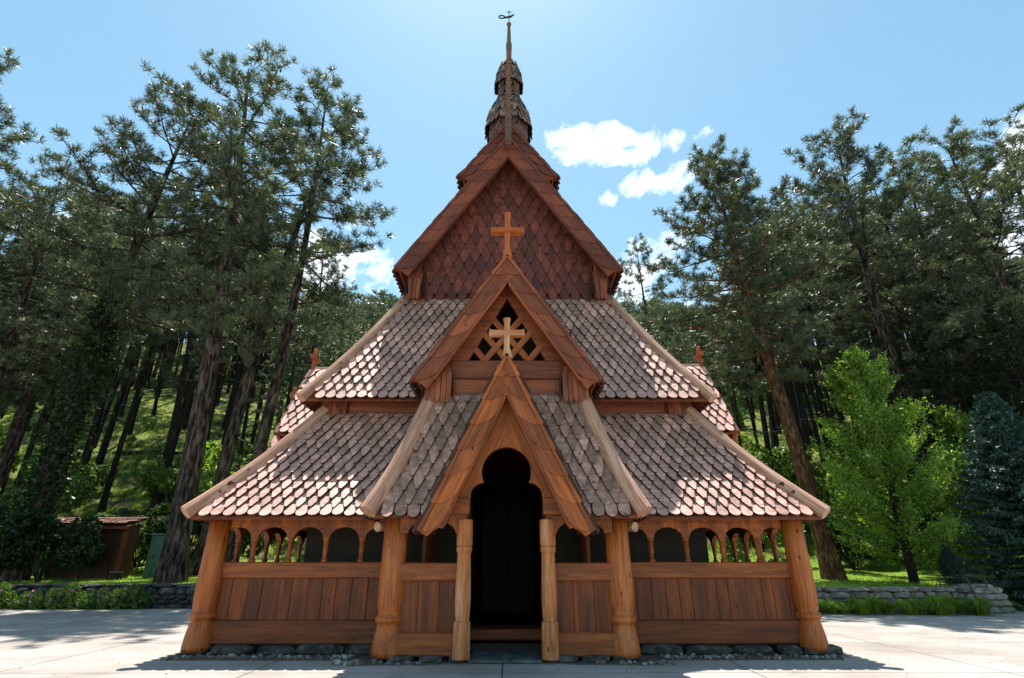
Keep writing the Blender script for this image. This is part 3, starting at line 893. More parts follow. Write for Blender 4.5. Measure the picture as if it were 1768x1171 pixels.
for sgn in (-1, 1):
    for off in (-.42, -.02, .38):
        # slat rising towards sgn side from the base point
        x0 = off * sgn * 1.0; pts = []
        # line z = zb + k*(x-x0)*sgn ; clip to triangle
        k = 1.25
        # intersection with the side x = sgn*(hb-(z-zb)/sl2)
        t = (hb - x0 * sgn) / (1 + k / sl2)
        xs, zs = x0 + sgn * t, zb + k * t
        dx, dz = xs - x0, zs - zb; Ln = math.hypot(dx, dz); nx, nz = -dz / Ln * .055, dx / Ln * .055
        ex, ez = dx / Ln * .06, dz / Ln * .06
        mb = MB(); yy = YW + (.0 if sgn > 0 else .03)
        mb.xz([(x0 - nx - ex, zb - nz - ez), (xs - nx + ex, zs - nz + ez), (xs + nx + ex, zs + nz + ez), (x0 + nx - ex, zb + nz - ez)], yy - .02 , yy + .025)
        mb.build('lattice_slat', 'orange_wood', church, frame_x((x0, yy, zb), (dx, 0, dz), (0, -1, 0)), T=TF)
mb = MB(); mb.box(-1.3, 1.3, 9.9, 9.95, 3.9, 5.6); mb.box(-1.3, 1.3, 9.2, 9.9, 3.86, 3.9); mb.build('loft_dark_backing', 'dark_wood', church, T=TF)  # dark sheets added behind the lattice to stand for the shade inside
mb = MB(); mb.box(-.5, .5, 8.7, 10.28, 3.37, 3.41); mb.build('passage_ceiling', 'dark_wood', church, T=TF)
for sx in (-1, 1):
    mb = shingled_post(None, CX + sx * 1.2 - .19, CX + sx * 1.2 + .19, YW - .14, 3.84, 4.5, w=.07, flare=.05); mb.build('corner_post', 'brown_wood', church, FZ)

# G1: steep front gable over the doorway
g1 = gable(TF, 1.262, 1.71, 4.46, 8.2, 9.2, .29, 7, name='doorway_gable_roof', mat='orange_wood', w=.18, row=.3, curl=True)
cross(TF, 0.0, 8.24, 4.40, .72, .285, .44, parent=g1, t=.10, mat='pale_log_wood')
# panel with keyhole arch
YP = 8.48
rc, zc = .385, 2.60
arc = [(rc * math.cos(t), zc + rc * math.sin(t)) for t in np.linspace(R(90), R(-24), 16)]
sh = [(.545 - .19 * math.cos(t), 2.23 + .22 * math.sin(t)) for t in np.linspace(R(70), R(0), 2)]
sh = [(.355 + .20 * math.sin(t), 2.235 + .20 * math.cos(t)) for t in np.linspace(0, R(90), 8)]
for sgn in (-1, 1):
    poly = [(0, 4.25)] + [(x, z) for x, z in arc] + sh + [(.555, 2.20), (1.0, 2.20)]
    mb = MB(); mb.xz([(sgn * x, z) for x, z in poly], YP, YP + .10)
    mb.build('arch_panel', 'orange_wood', church, frame_x(x=(sgn * .42, 0, -.9), z=(0, -1, 0)), T=TF)
    mb = MB(); mb.bbox(min(sgn * .56, sgn * 1.55), max(sgn * .56, sgn * 1.55), YP - .02, YP + .14, 1.96, 2.215, .012)
    mb.build('lintel_board', 'orange_wood', church, FX, T=TF)
    # bracket board with round cut between entrance post and big post
    a0, a1 = .60, 1.60
    mb = MB()
    arcade(mb, a0, a1, [1.12], 1.88, 1.70, 1.955, 8.52, 8.62, .36)
    mb.build('bracket_board', 'orange_wood', church, FX, T=TF @ Matrix.Scale(sgn, 4, (1, 0, 0)) if False else (TF if sgn > 0 else TF @ Matrix.Rotation(PI, 4, 'Z') @ Matrix.Translation((0, -8.57 * 2, 0))))
    # low porch front: sill, boards, rail
    def bx(a, b): return (min(sgn * a, sgn * b), max(sgn * a, sgn * b))
    x0, x1 = bx(.68, 1.60)
    mb = MB(); mb.bbox(x0, x1, 8.62, 8.78, .07, .37, .018); mb.build('porch_sill', 'orange_wood', church, FX, T=TF)
    mb = MB()
    for k in range(3): mb.bbox(x0 + k * .307 + .002, x0 + (k + 1) * .307 - .002, 8.68, 8.72, .35, 1.08, .006)
    mb.build('porch_panel', 'panel_wood', church, FZ, T=TF)
    mb = MB(); mb.bbox(x0, x1, 8.61, 8.78, 1.04, 1.29, .018); mb.build('porch_rail', 'orange_wood', church, FX, T=TF)
    # entrance post
    r = .118
    mb = MB(); mb.lathe([(r, 0), (r * 1.02, .02), (r, .44), (r * .99, .46), (r * .80, .475), (r * .88, .56), (r * .96, .75), (r * .92, 1.0), (r * .85, 1.25), (r * .83, 1.36), (r * .97, 1.40), (r * .98, 1.45), (r * .90, 1.465), (r * .90, 1.475), (r, 1.48), (r * .99, 1.83), (r * .93, 1.845)], (CX + sgn * .625, 8.56, .05), n=28, wob=.012)
    mb.build('entrance_post', 'pale_log_wood', church, FZ, smooth=False)
    # inner side screens of the passage
    mb = MB(); xa = CX + sgn * 1.32
    for k in range(6): mb.bbox(xa - .03, xa + .03, 9.2 + k * .18, 9.375 + k * .18, .1, 2.6, .006)
    mb.build('passage_wall', 'panel_wood', church, FZ)
    mb = MB(); mb.bbox(CX + sgn * .66 - .07, CX + sgn * .66 + .07, 9.2, 9.34, .1, 2.9, .02); mb.build('passage_post', 'dark_wood', church, FZ)

# ---- side portals seen past the hip poles
for (s, z1a, z1e, x1, z2a, z2e, x2) in ((-1, 4.95, 3.2, 5.58, 6.0, 3.95, 5.2), (1, 3.95, 2.2, 5.78, 6.1, 4.0, 5.18)):
    yc = 13.35
    T = Matrix.Translation((CX, yc, 0)) @ Matrix.Rotation(R(90 * s), 4, 'Z')
    ga = gable(T, 1.5, z2e, z2a, -x2, -2.6, .3, 6, name='side_gable_roof', mat='red_wood')
    cross(T, 0, -x2 + .05, z2a - .05, .62, .2, .36, parent=ga, t=.085)
    gb = gable(T, 1.15, z1e, z1a, -x1, -4.2, .26, 5, name='side_gable_roof', mat='red_wood')
    cross(T, 0, -x1 + .05, z1a - .05, .60, .18, .36, parent=gb, t=.08)
    mb = MB(); mb.xz([(-1.3, 3.0), (1.3, 3.0), (1.25, z2e + .2), (0, z2a - .3), (-1.25, z2e + .2)], -x2 + .35, -x2 + .45); mb.build('gable_panel', 'orange_wood', church, FX, T=T)
    mb = MB(); mb.xz([(-.7, 2.0), (.7, 2.0), (.85, z1e + .3), (0, z1a - .3), (-.85, z1e + .3)], -x1 + .3, -x1 + .4); mb.build('gable_panel', 'orange_wood', church, FX, T=T)

# ---------------------------------------------------------------- ground
def sstep(a, b, x):
    t = np.clip((x - a) / (b - a), 0, 1); return t * t * (3 - 2 * t)


WALL_L, WALL_R = 18.3, 17.0


def height(x, y):
    x = np.asarray(x, float); y = np.asarray(y, float)
    lawn = .62 + .14 * sstep(17, 22, y) + .5 * sstep(22, 28, y)
    hill = np.clip(y - 26, 0, 104) * .50 + np.clip(y - 130, 0, 200) * .10
    side = sstep(14, 40, np.abs(x)) * 1.2 * sstep(18, 26, y)
    bumps = (np.sin(x * .23 + 1) * np.cos(y * .19) * .6 + np.sin(x * .07 - y * .05) * 1.5) * sstep(26, 45, y)
    z = lawn + hill + side + bumps
    # right of the low wall the lawn runs down to the court
    ramp_ = sstep(13.4, 15.0, x) * (1 - sstep(17, 23, y)) * .55
    return z - ramp_


def zat(x, y): return float(height(x, y))


xs = np.concatenate([np.linspace(-400, -60, 12), np.linspace(-57, 57, 115), np.linspace(60, 400, 12)])
for side, wl_, xr in (('l', WALL_L, (-400, 0)), ('r', WALL_R, (0, 400))): pass
ys_off = np.concatenate([[0, .02], np.linspace(.5, 12, 24), np.linspace(13, 130, 60), np.linspace(140, 500, 12)])
V = []; 
def wall_y(x): return WALL_L if x < 4 else WALL_R
for yo in ys_off:
    for x in xs:
        y = wall_y(x) + .12 + yo
        z = -.06 if yo == 0 else zat(x, y)
        V.append((x, y, z))
nx = len(xs); Fq = []
for j in range(len(ys_off) - 1):
    for i in range(nx - 1): Fq.append((j * nx + i, j * nx + i + 1, (j + 1) * nx + i + 1, (j + 1) * nx + i))
# flat ground in front, as the same sheet
o = len(V); fy = [-400, -60, -20, 0, 10]
for y in fy:
    for x in xs: V.append((x, y, -.06))
for j in range(len(fy) - 1):
    for i in range(nx - 1): Fq.append((o + j * nx + i, o + j * nx + i + 1, o + (j + 1) * nx + i + 1, o + (j + 1) * nx + i))
for i in range(nx - 1): Fq.append((o + (len(fy) - 1) * nx + i, o + (len(fy) - 1) * nx + i + 1, i + 1, i))
me = bpy.data.meshes.new('terrain'); me.from_pydata(V, [], Fq)
me.materials.append(MATS['hill_ground']); me.materials.append(MATS['lawn_grass'])
mi = [0] * len(Fq)
for k, f in enumerate(Fq):
    cy = sum(V[i][1] for i in f) / 4; cx = sum(V[i][0] for i in f) / 4
    if cy < 26.5: mi[k] = 1
me.polygons.foreach_set('material_index', mi); me.update(); me.shade_smooth()
ter = bpy.data.objects.new('terrain', me); COL.objects.link(ter); tag(ter, kind='structure')
mb = MB()
mb.add([(-60, -30, 0), (60, -30, 0), (60, WALL_R - .1, 0), (4, WALL_R - .1, 0), (4, WALL_L - .1, 0), (-60, WALL_L - .1, 0)], [(0, 1, 2, 3, 4, 5)])
tag(mb.build('pavement', 'concrete'), kind='structure')
mb = MB()
mb.xy([(-5.05, 9.1), (-4.9, 8.8), (-2.3, 8.78), (-2.1, 8.38), (-1.0, 8.42), (-.75, 8.55), (.65, 8.55), (.95, 8.42), (2.05, 8.38), (2.3, 8.78), (4.8, 8.8), (4.95, 9.1), (4.95, 18.0), (-5.05, 18.0)], -.02, .012)
tag(mb.build('gravel_bed', 'gravel_base'), kind='structure')


def rock(mb, c, sx, sy, sz, seed, n=7):
    rg = random.Random(seed); vs = []; fs = []
    rings = 5
    vs.append((c[0], c[1], c[2] - sz * .5)); 
    for i in range(1, rings):
        ph = PI * i / rings - PI / 2
        for k in range(n):
            a = 2 * PI * k / n + rg.uniform(-.2, .2); q = rg.uniform(.82, 1.12)
            e = .55
            cxp = math.copysign(abs(math.cos(ph)) ** e, 1)
            sgx = math.copysign(abs(math.cos(a)) ** .7, math.cos(a)); sgy = math.copysign(abs(math.sin(a)) ** .7, math.sin(a))
            vs.append((c[0] + sx * .5 * cxp * sgx * q, c[1] + sy * .5 * cxp * sgy * q, c[2] + sz * .5 * math.copysign(abs(math.sin(ph)) ** .7, math.sin(ph)) * rg.uniform(.85, 1.1)))
    vs.append((c[0], c[1], c[2] + sz * .5)); top = len(vs) - 1
    for k in range(n): fs.append((0, 1 + (k + 1) % n, 1 + k))
    for i in range(rings - 2):
        for k in range(n): a = 1 + i * n; fs.append((a + k, a + (k + 1) % n, a + n + (k + 1) % n, a + n + k))
    a = 1 + (rings - 2) * n
    for k in range(n): fs.append((a + k, a + (k + 1) % n, top))
    mb.add(vs, fs)


# foundation stones under the sills
spots = []
for (x0, x1, y) in ((-4.95, -1.95, 9.28), (1.95, 4.95, 9.28)):
    x = x0
    while x < x1:
        w = rnd.uniform(.35, .75); spots.append((x + w / 2, y + rnd.uniform(-.02, .03), w, rnd.uniform(.24, .32), rnd.uniform(.14, .17))); x += w + .02
for (x0, x1) in ((-1.75, -.5), (.5, 1.75)):
    x = x0
    while x < x1 - .1:
        w = rnd.uniform(.28, .5); spots.append((x + w / 2, 8.66, w, .3, .11)); x += w + .02
spots.sort()
nst = len(spots)
for i, (x, y, w, d, h) in enumerate(spots):
    mb = MB(); rock(mb, (x, y, h * .42), w, d, h, i + 50, n=9)
    o = mb.build('foundation_stone', 'dark_stone')
    side = 'left gallery sill' if x < -1.9 else 'left porch sill' if x < 0 else 'right porch sill' if x < 1.9 else 'right gallery sill'
    same = [s for s in spots if ('left gallery sill' if s[0] < -1.9 else 'left porch sill' if s[0] < 0 else 'right porch sill' if s[0] < 1.9 else 'right gallery sill') == side]
    k = same.index(spots[i]); wd = ['first', 'second', 'third', 'fourth', 'fifth', 'sixth', 'seventh', 'eighth', 'ninth', 'tenth'][k]
    tag(o, f'flat grey foundation stone under the {side}, {wd} from its left end', 'stone', 'foundation stones under the sill boards')
mb = MB()
for i in range(420):
    sgn = rnd.choice((-1, 1)); x = sgn * rnd.uniform(1.2, 5.0)
    y = rnd.gauss(8.98, .07) if abs(x) > 2.25 else rnd.gauss(8.48, .05)
    if abs(x) > 2.25: y = max(8.8, y)
    s = rnd.uniform(.015, .05) * (1.5 if rnd.random() < .12 else 1); rock(mb, (x, y, s * .3 + .01), s * 1.3, s, s * .8, i + 900, n=5)
for i in range(14):
    s = rnd.uniform(.05, .11); rock(mb, (rnd.gauss(-2.12, .12), rnd.gauss(8.42, .05), s * .35), s * 1.2, s, s * .8, i + 1900, n=6)
tag(mb.build('gravel', 'pebble'), 'small pale pebbles strewn along the foot of the church', 'gravel', kind='stuff')
# flagstones at the threshold
flag = [[(-.52, 8.5), (.05, 8.5), (.12, 8.86), (-.1, 9.0), (-.52, 9.0)], [(.07, 8.5), (.5, 8.5), (.5, 8.95), (.14, 8.88)], [(-.5, 9.02), (-.08, 9.02), (.13, 8.9), (.5, 8.98), (.5, 9.4), (-.5, 9.4)]]
for poly, lb in zip(flag, ('dark threshold flagstone on the left of the doorway', 'small dark threshold flagstone on the right of the doorway', 'dark flagstone further inside the doorway')):
    mb = MB(); mb.xy([(x + CX, y) for x, y in poly], .014, .05); tag(mb.build('flagstone', 'flagstone'), lb, 'flagstone', 'flagstones at the church threshold')


def stone_wall(name, x0, x1, y, h, depth, label, seed, mat='stone', curve=0.0, zb=0.0):
    rg = random.Random(seed); mb = MB(); z = zb; k = 0
    mb.box(x0 + .1, x1 - .1, y - depth / 2 + .1, y + depth / 2 - .06, 0, h - .1)
    while z < h - .05:
        ch = rg.uniform(.10, .2) if z < h - .2 else h - z
        ch = min(ch, h - z) if h - z > .05 else h - z
        x = x0 + rg.uniform(-.1, .1)
        while x < x1:
            w = rg.uniform(.22, .65); 
            for yy in (y - depth / 2 + .12, y + depth / 2 - .14):
                rock(mb, (x + w / 2, yy + rg.uniform(-.04, .04), z + ch / 2), w * 1.02, .34, ch * 1.08, rg.random(), n=9)
            x += w
        z += ch
    # cap stones
    x = x0
    while x < x1:
        w = rg.uniform(.4, .9); rock(mb, (x + w / 2, y + rg.uniform(-.02, .02), h + .0), w, depth * 1.02, .11, rg.random(), n=10); x += w
    o = mb.build(name, mat); tag(o, label, 'wall'); return o


stone_wall('stone_wall', -31, -5.5, WALL_L - .05, .62, .5, 'long low shaded stone retaining wall below the lawn with the shed', 3, 'dark_stone')  # shade on this wall is put into its darker stone colour
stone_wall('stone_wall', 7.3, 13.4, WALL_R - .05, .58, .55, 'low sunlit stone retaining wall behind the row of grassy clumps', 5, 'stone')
# broad stone end pier on the right wall
mb = MB(); rg = random.Random(11)
for lvl in range(4):
    z = lvl * .16; r = .75 - lvl * .06
    for k in range(11):
        a = 2 * PI * k / 11 + lvl * .3; rock(mb, (13.3 + r * math.cos(a) * .8, 16.85 + r * .7 * math.sin(a), z + .08), .5, .42, .17, k + lvl * 20, n=9)
for k in range(5): rock(mb, (13.0 + rg.uniform(0, .6), 16.6 + rg.uniform(0, .5), .66), .6, .5, .12, k + 300, n=9)
mb.box(12.9, 13.7, 16.5, 17.2, 0, .6)
tag(mb.build('stone_pier', 'stone'), 'rounded stacked stone pier ending the sunlit wall beside the handrail', 'wall')

# handrail
hr = empty('handrail', (13.0, 16.1, 0), 'thin black metal handrail beside the stone pier at the right edge', 'handrail')
hr['_w'] = [list(r_) for r_ in Matrix.Translation((13.0, 16.1, 0))]
mb = MB(); mb.tube([(12.62, 16.0, 0), (12.70, 16.05, .5), (12.62, 16.1, .92)], .022, n=8); mb.build('rail_post', 'black_metal', hr)
mb = MB(); mb.tube([(12.52, 16.1, .86), (12.6, 16.1, .95), (12.8, 16.12, .955), (13.5, 16.5, .95)], .02, n=8); mb.build('top_bar', 'black_metal', hr)
mb = MB(); mb.tube([(13.45, 16.48, .6), (13.45, 16.48, .95)], .022, n=8); mb.build('rail_post', 'black_metal', hr)

# shed
SX, SY = -14.05, 20.9; SZ = zat(SX, SY)
shed = empty('shed', (SX, SY, SZ), 'small brown board shed with a shingled lean-to roof behind the dark bush', 'shed')
shed['_w'] = [list(r_) for r_ in Matrix.Translation(shed.location)]
mb = MB()
x = SX - 2.6
while x < SX + .0: mb.bbox(x + .004, x + .2, SY, SY + .05, SZ - .1, SZ + 1.75, .006); x += .205
mb.bbox(SX - 2.6, SX + .02, SY + .6, SY + .65, SZ - .1, SZ + 1.85)
mb.bbox(SX - .03, SX + .02, SY + .06, SY + .6, SZ - .1, SZ + 1.8); mb.bbox(SX - 2.6, SX - 2.55, SY + .06, SY + .6, SZ - .1, SZ + 1.8)
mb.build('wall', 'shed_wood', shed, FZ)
mb = MB(); mb.bbox(SX - .14, SX + .05, SY - .04, SY - .003, SZ - .1, SZ + 1.78); mb.build('corner_board', 'panel_wood', shed, FZ)
mb = MB(); V_ = Vector((0, 2.2, .62)).normalized(); Nn_ = Vector((0, -V_.z, V_.y))
shingle_rows(mb, lambda s: (Vector((SX - 1.25, SY - .3, SZ + 1.78)) + V_ * s, Rt, V_, Nn_, -1.85, 1.42), 1.15, .24, .26)
rf = mb.build('roof', 'grey_shingle', shed, FZ)
mb = MB(); mb.bbox(SX - 3.05, SX + .13, SY - .25, SY - .2, SZ + 1.66, SZ + 1.77); mb.build('fascia', 'deck_wood', rf, FX)
mb = MB(); mb.add([(SX - 3.1, SY - .3, SZ + 1.765), (SX + .17, SY - .3, SZ + 1.765), (SX + .17, SY + .85, SZ + 2.09), (SX - 3.1, SY + .85, SZ + 2.09)], [(0, 1, 2, 3)]); mb.build('roof_deck', 'deck_wood', rf)
# green cabinet
gc = empty('utility_cabinet', (SX + .55, SY + 1.2, SZ), 'narrow green metal cabinet standing on the lawn just right of the shed', 'cabinet')
gc['_w'] = [list(r_) for r_ in Matrix.Translation(gc.location)]
gx, gy = SX + .38, SY + .85
mb = MB(); mb.bbox(gx, gx + .5, gy, gy + .5, SZ, SZ + 1.5, .02); mb.build('body', 'green_paint', gc)
mb = MB(); mb.bbox(gx - .03, gx + .53, gy - .05, gy + .53, SZ + 1.5, SZ + 1.55, .01); mb.build('lid', 'green_paint', gc)
mb = MB(); mb.bbox(gx + .03, gx + .3, gy - .02, gy - .002, SZ + .1, SZ + 1.4, .006); dd = mb.build('door', 'green_paint', gc)
mb = MB(); mb.bbox(gx + .25, gx + .28, gy - .05, gy - .022, SZ + .7, SZ + .82, .004); mb.build('handle', 'black_metal', dd)
# stump block in front of shed
mb = MB(); mb.lathe([(.24, 0), (.22, .05), (.21, .26), (.19, .28)], (SX + .35, SY - .6, zat(SX + .35, SY - .6) - .02), n=12, wob=.06); tag(mb.build('tree_stump', 'bark_dark'), 'short cut tree stump on the lawn by the shed corner', 'stump')
for k, (x, y, s) in enumerate(((-12.4, 22.2, .45), (-11.7, 22.4, .3), (-12.9, 21.8, .3))):
    mb = MB(); rock(mb, (x, y, zat(x, y) + .08), s * 1.3, s, s * .5, k + 77, n=9)
    tag(mb.build('garden_rock', 'dark_stone'), ['largest grey rock on the lawn right of the green cabinet', 'small grey rock nearest the big pine trunk beside the cabinet', 'small grey rock at the foot of the green cabinet'][k], 'rock', 'rocks on the lawn by the shed')

# ---------------------------------------------------------------- vegetation
def arr_mesh(name, verts, nper, mats, midx=None):
    """verts (n, nper, 3) -> n separate faces"""
    n = len(verts); me = bpy.data.meshes.new(name)
    me.vertices.add(n * nper); me.vertices.foreach_set('co', np.asarray(verts, np.float32).ravel())
    me.loops.add(n * nper); me.loops.foreach_set('vertex_index', np.arange(n * nper, dtype=np.int32))
    me.polygons.add(n); me.polygons.foreach_set('loop_start', np.arange(0, n * nper, nper, dtype=np.int32))
    me.polygons.foreach_set('loop_total', np.full(n, nper, np.int32))
    for q in mats: me.materials.append(MATS[q])
    if midx is not None: me.polygons.foreach_set('material_index', midx)
    me.update(); me.validate(); return me


def rand_unit(rs, n):
    v = rs.normal(size=(n, 3)); return v / np.linalg.norm(v, axis=1, keepdims=True)


def tufts(rs, P, D, nb, ln, wd):
    """needle pom-poms: nb narrow blades fanning round direction D at P"""
    n = len(P)
    P = np.repeat(P, nb, 0); D = np.repeat(D, nb, 0)
    d = D * .75 + rand_unit(rs, n * nb); d /= np.linalg.norm(d, axis=1, keepdims=True)
    s = np.cross(d, rand_unit(rs, n * nb)); s /= np.linalg.norm(s, axis=1, keepdims=True) + 1e-6
    L = (ln * rs.uniform(.7, 1.2, (n * nb, 1)))
    a = P - s * wd * .3; b = P + s * wd * .3; c = P + d * L * .7 + s * wd * .6; e = P + d * L - s * wd * .1
    return np.stack([a, b, c, e], 1)


def leaves(rs, P, size, up=.3):
    n = len(P); nrm = rand_unit(rs, n); nrm[:, 2] += up; nrm /= np.linalg.norm(nrm, axis=1, keepdims=True)
    t = np.cross(nrm, rand_unit(rs, n)); t /= np.linalg.norm(t, axis=1, keepdims=True) + 1e-6; b = np.cross(nrm, t)
    s = size * rs.uniform(.6, 1.3, (n, 1))
    return np.stack([P - t * s, P - b * s * .55, P + t * s, P + b * s * .55], 1)


def mk(name, me, parent):
    o = bpy.data.objects.new(name, me); COL.objects.link(o); o.parent = parent; return o


def pine_meshes(seed, H=24, start=.4, spread=4.2, r0=.42, nbr=60, ntw=10, ntf=4, nb=9, tl=.34, tw=.045, bend=.6, bark='bark', needles='pine_needles', dead=6, flat=1.0, ivy=False):
    rs = np.random.RandomState(seed); rg = random.Random(seed)
    mb = MB()
    def trunk_p(t):
        return Vector((bend * math.sin(t * 2.3 + seed) * t, bend * math.cos(t * 1.9 + seed * 2) * t, H * t)) - Vector((0, 0, 0))
    n = 16; pts = [trunk_p(i / n) for i in range(n + 1)]
    rad = [r0 * (1.35 if i == 0 else 1) * (1 - (i / n) ** 1.25 * .93) for i in range(n + 1)]
    mb.tube(pts, rad, n=12, cap=False)
    TP = []; TD = []
    for k in range(nbr):
        t = start + (1 - start) * ((k + rg.random()) / nbr) ** .9
        base = trunk_p(min(t, .995)); u = (t - start) / (1 - start)
        prof = (1.0 - (max(0, u - .3) / .7) ** 2.6) * (.5 + .5 * min(1, u / .3))
        L = spread * max(.34, prof) * rg.choice((.55, .8, .95, 1.05, 1.12))
        az = k * 2.4 + rg.uniform(-.5, .5)
        el = -.12 + .75 * u ** 1.6 + rg.uniform(-.18, .2)
        d = Vector((math.cos(az) * math.cos(el), math.sin(az) * math.cos(el), math.sin(el)))
        bp = [base]; nn = 5
        for i in range(1, nn + 1):
            q = i / nn
            dd = d + Vector((0, 0, -.12 + .45 * q * q)) + Vector((rg.uniform(-.16, .16), rg.uniform(-.16, .16), rg.uniform(-.1, .1)))
            bp.append(bp[-1] + dd.normalized() * L / nn)
        br = r0 * .22 * (1 - u * .6) * min(1, L / 3)
        mb.tube(bp, [max(.012, br * (1 - .85 * i / nn)) for i in range(nn + 1)], n=5, cap=False)
        m_ = max(4, int(ntw * L / spread * 1.25))
        for j in range(m_):
            q = .28 + .72 * (j + rg.random()) / m_
            i = min(nn - 1, int(q * nn)); s = bp[i].lerp(bp[i + 1], q * nn - i)
            ax = (bp[i + 1] - bp[i]).normalized()
            td = ax * .7 + Vector((rg.uniform(-1, 1), rg.uniform(-1, 1), rg.uniform(-.25, .8) * flat)); td.normalize()
            tl_ = rg.uniform(.35, 1.0) * (.55 + .45 * L / spread) * (1.15 - .4 * q)
            e = s + td * tl_; mdp = s.lerp(e, .5) + Vector((0, 0, -.04))
            mb.tube([s, mdp, e], [.018, .013, .008], n=3, cap=False)
            for c in range(ntf):
                w = 1 - .5 * c / ntf if c else 1.0
                p = s.lerp(e, w) + Vector((rg.uniform(-.16, .16), rg.uniform(-.16, .16), rg.uniform(-.08, .2))) * (1 if c else 0)
                TP.append(p); TD.append((td + Vector((0, 0, .5))).normalized())
    for k in range(dead):
        t = rg.uniform(start * .35, start * 1.05); base = trunk_p(t); az = rg.uniform(0, 6.28); L = rg.uniform(.6, 2.4)
        d = Vector((math.cos(az), math.sin(az), rg.uniform(-.35, .15)))
        mb.tube([base, base + d * L * .5 + Vector((0, 0, -.08)), base + d * L + Vector((0, 0, rg.uniform(-.3, .2)))], [.035, .025, .008], n=4, cap=False)
    me_t = bpy.data.meshes.new('trunk'); me_t.from_pydata([tuple(v) for v in mb.v], [], mb.f); me_t.materials.append(MATS[bark]); me_t.update(); me_t.shade_smooth()
    Q = tufts(rs, np.array([tuple(p) for p in TP]), np.array([tuple(p) for p in TD]), nb, tl, tw)
    mi = None; mats = [needles]
    if ivy:
        m_ = 5200; t = rs.uniform(.06, .52, m_); a = rs.uniform(0, 6.28, m_); rr = r0 * (1.0 + rs.exponential(.45, m_)) * (1.15 - t * .6)
        P = np.array([tuple(trunk_p(q)) for q in t]); P[:, 0] += np.cos(a) * rr; P[:, 1] += np.sin(a) * rr
        lv = leaves(rs, P, .11); n0 = len(Q); Q = np.concatenate([Q, lv]); mi = np.concatenate([np.zeros(n0, np.int32), np.ones(m_, np.int32)]); mats = [needles, 'dark_leaves']
    me_c = arr_mesh('crown', Q, 4, mats, mi)
    return me_t, me_c


def proto_tree(name, loc, rot, sc, label, cat, group, meshes):
    e = bpy.data.objects.new(name, None); COL.objects.link(e); e.location = loc; e.rotation_euler = rot; e.scale = (sc,) * 3 if not isinstance(sc, tuple) else sc
    tag(e, label, cat, group); e.empty_display_size = .5
    for nm, me in meshes: 
        if me: mk(nm, me, e)
    return e


# near pines: (X/Y direction, depth, height above ground, lean x, mesh key, label)
PM = {}
PM['a'] = pine_meshes(1, start=.34, spread=4.9, nbr=62, ntw=16, ntf=3, nb=16, tw=.033)
PM['b'] = pine_meshes(2, start=.40, spread=4.3, r0=.31, nbr=44, ntw=14, ntf=3, nb=16, tw=.033, bend=.9)
PM['c'] = pine_meshes(3, start=.32, spread=5.2, nbr=80, ntw=18, ntf=3, nb=16, tw=.033, needles='pine_needles')
PM['ivy'] = pine_meshes(4, start=.42, spread=5.0, nbr=62, ntw=16, ntf=3, nb=16, tw=.033, ivy=True)
PM['thin'] = pine_meshes(5, start=.46, spread=3.5, nbr=40, ntw=11, ntf=3, nb=15, tw=.033, r0=.27, bend=.9, dead=14)
PM['red'] = pine_meshes(6, start=.38, spread=5.0, nbr=80, ntw=17, ntf=4, nb=16, tw=.033, bark='bark_red', bend=1.0)
PM['dark'] = pine_meshes(7, start=.16, spread=4.4, nbr=95, ntw=17, ntf=5, needles='dark_needles', tw=.06)

near = [
    # ratio x/y at base, y, H, dx top, variant, rot, label
    (-.578, 19.3, 22.9, -1.6, 'a', .3, 'tall pine with a thick scaly trunk on the lawn just left of the church'),
    (-.848, 20.0, 21.0, 1.0, 'ivy', 1.3, 'ivy covered pine with a dark trunk behind the shed and bushes'),
    (-.487, 21.5, 25.0, 1.5, 'thin', 2.2, 'slender open pine between the thick lawn pine and the church roof'),
    (-.530, 23.5, 24.5, 1.3, 'b', 4.1, 'pine with a straight grey trunk close behind the slender open pine'),
    (-1.02, 21.5, 19.0, .5, 'b', .9, 'dense dark pine second from the left edge of the photo'),
    (-1.16, 23.0, 17.5, 1.0, 'c', 2.9, 'lower dark pine near the left edge above the bushes'),
    (-.93, 25.5, 19.0, .5, 'a', 5.0, 'pine with a narrow crown behind the ivy covered pine'),
    (-1.36, 17.0, 20.5, 0, 'c', 1.9, 'pine cut by the left edge of the photo with branches against the sky'),
    (-.405, 38.0, 19.5, 0.6, 'thin', 3.3, 'thin distant pine rising beside the left slope of the church roof'),
    (.5575, 20.5, 18.9, -.8, 'red', 2.0, 'pine with a reddish leaning trunk just right of the church'),
    (.77, 24.0, 23.0, .6, 'c', .7, 'broad round topped pine, tallest right of the church'),
    (1.04, 22.5, 21.5, .6, 'c', 4.4, 'big dense pine near the right edge of the photo'),
    (1.20, 24.0, 23.0, .0, 'a', 3.0, 'large pine cut by the right edge of the photo'),
    (.305, 42.0, 21.0, -1.5, 'thin', .2, 'thin distant pine rising beside the right slope of the church roof'),
    (.66, 29.0, 20.5, .0, 'b', 5.6, 'pine half hidden behind the reddish pine on the right'),
    (.90, 29.0, 23.0, .0, 'b', 2.4, 'pine between the broad round topped pine and the right edge pine'),
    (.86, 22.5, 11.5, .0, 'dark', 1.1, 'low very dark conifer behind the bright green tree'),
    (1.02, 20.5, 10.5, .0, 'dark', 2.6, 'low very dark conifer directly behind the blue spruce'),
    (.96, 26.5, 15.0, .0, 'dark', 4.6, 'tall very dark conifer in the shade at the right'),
]
ROOTS = []
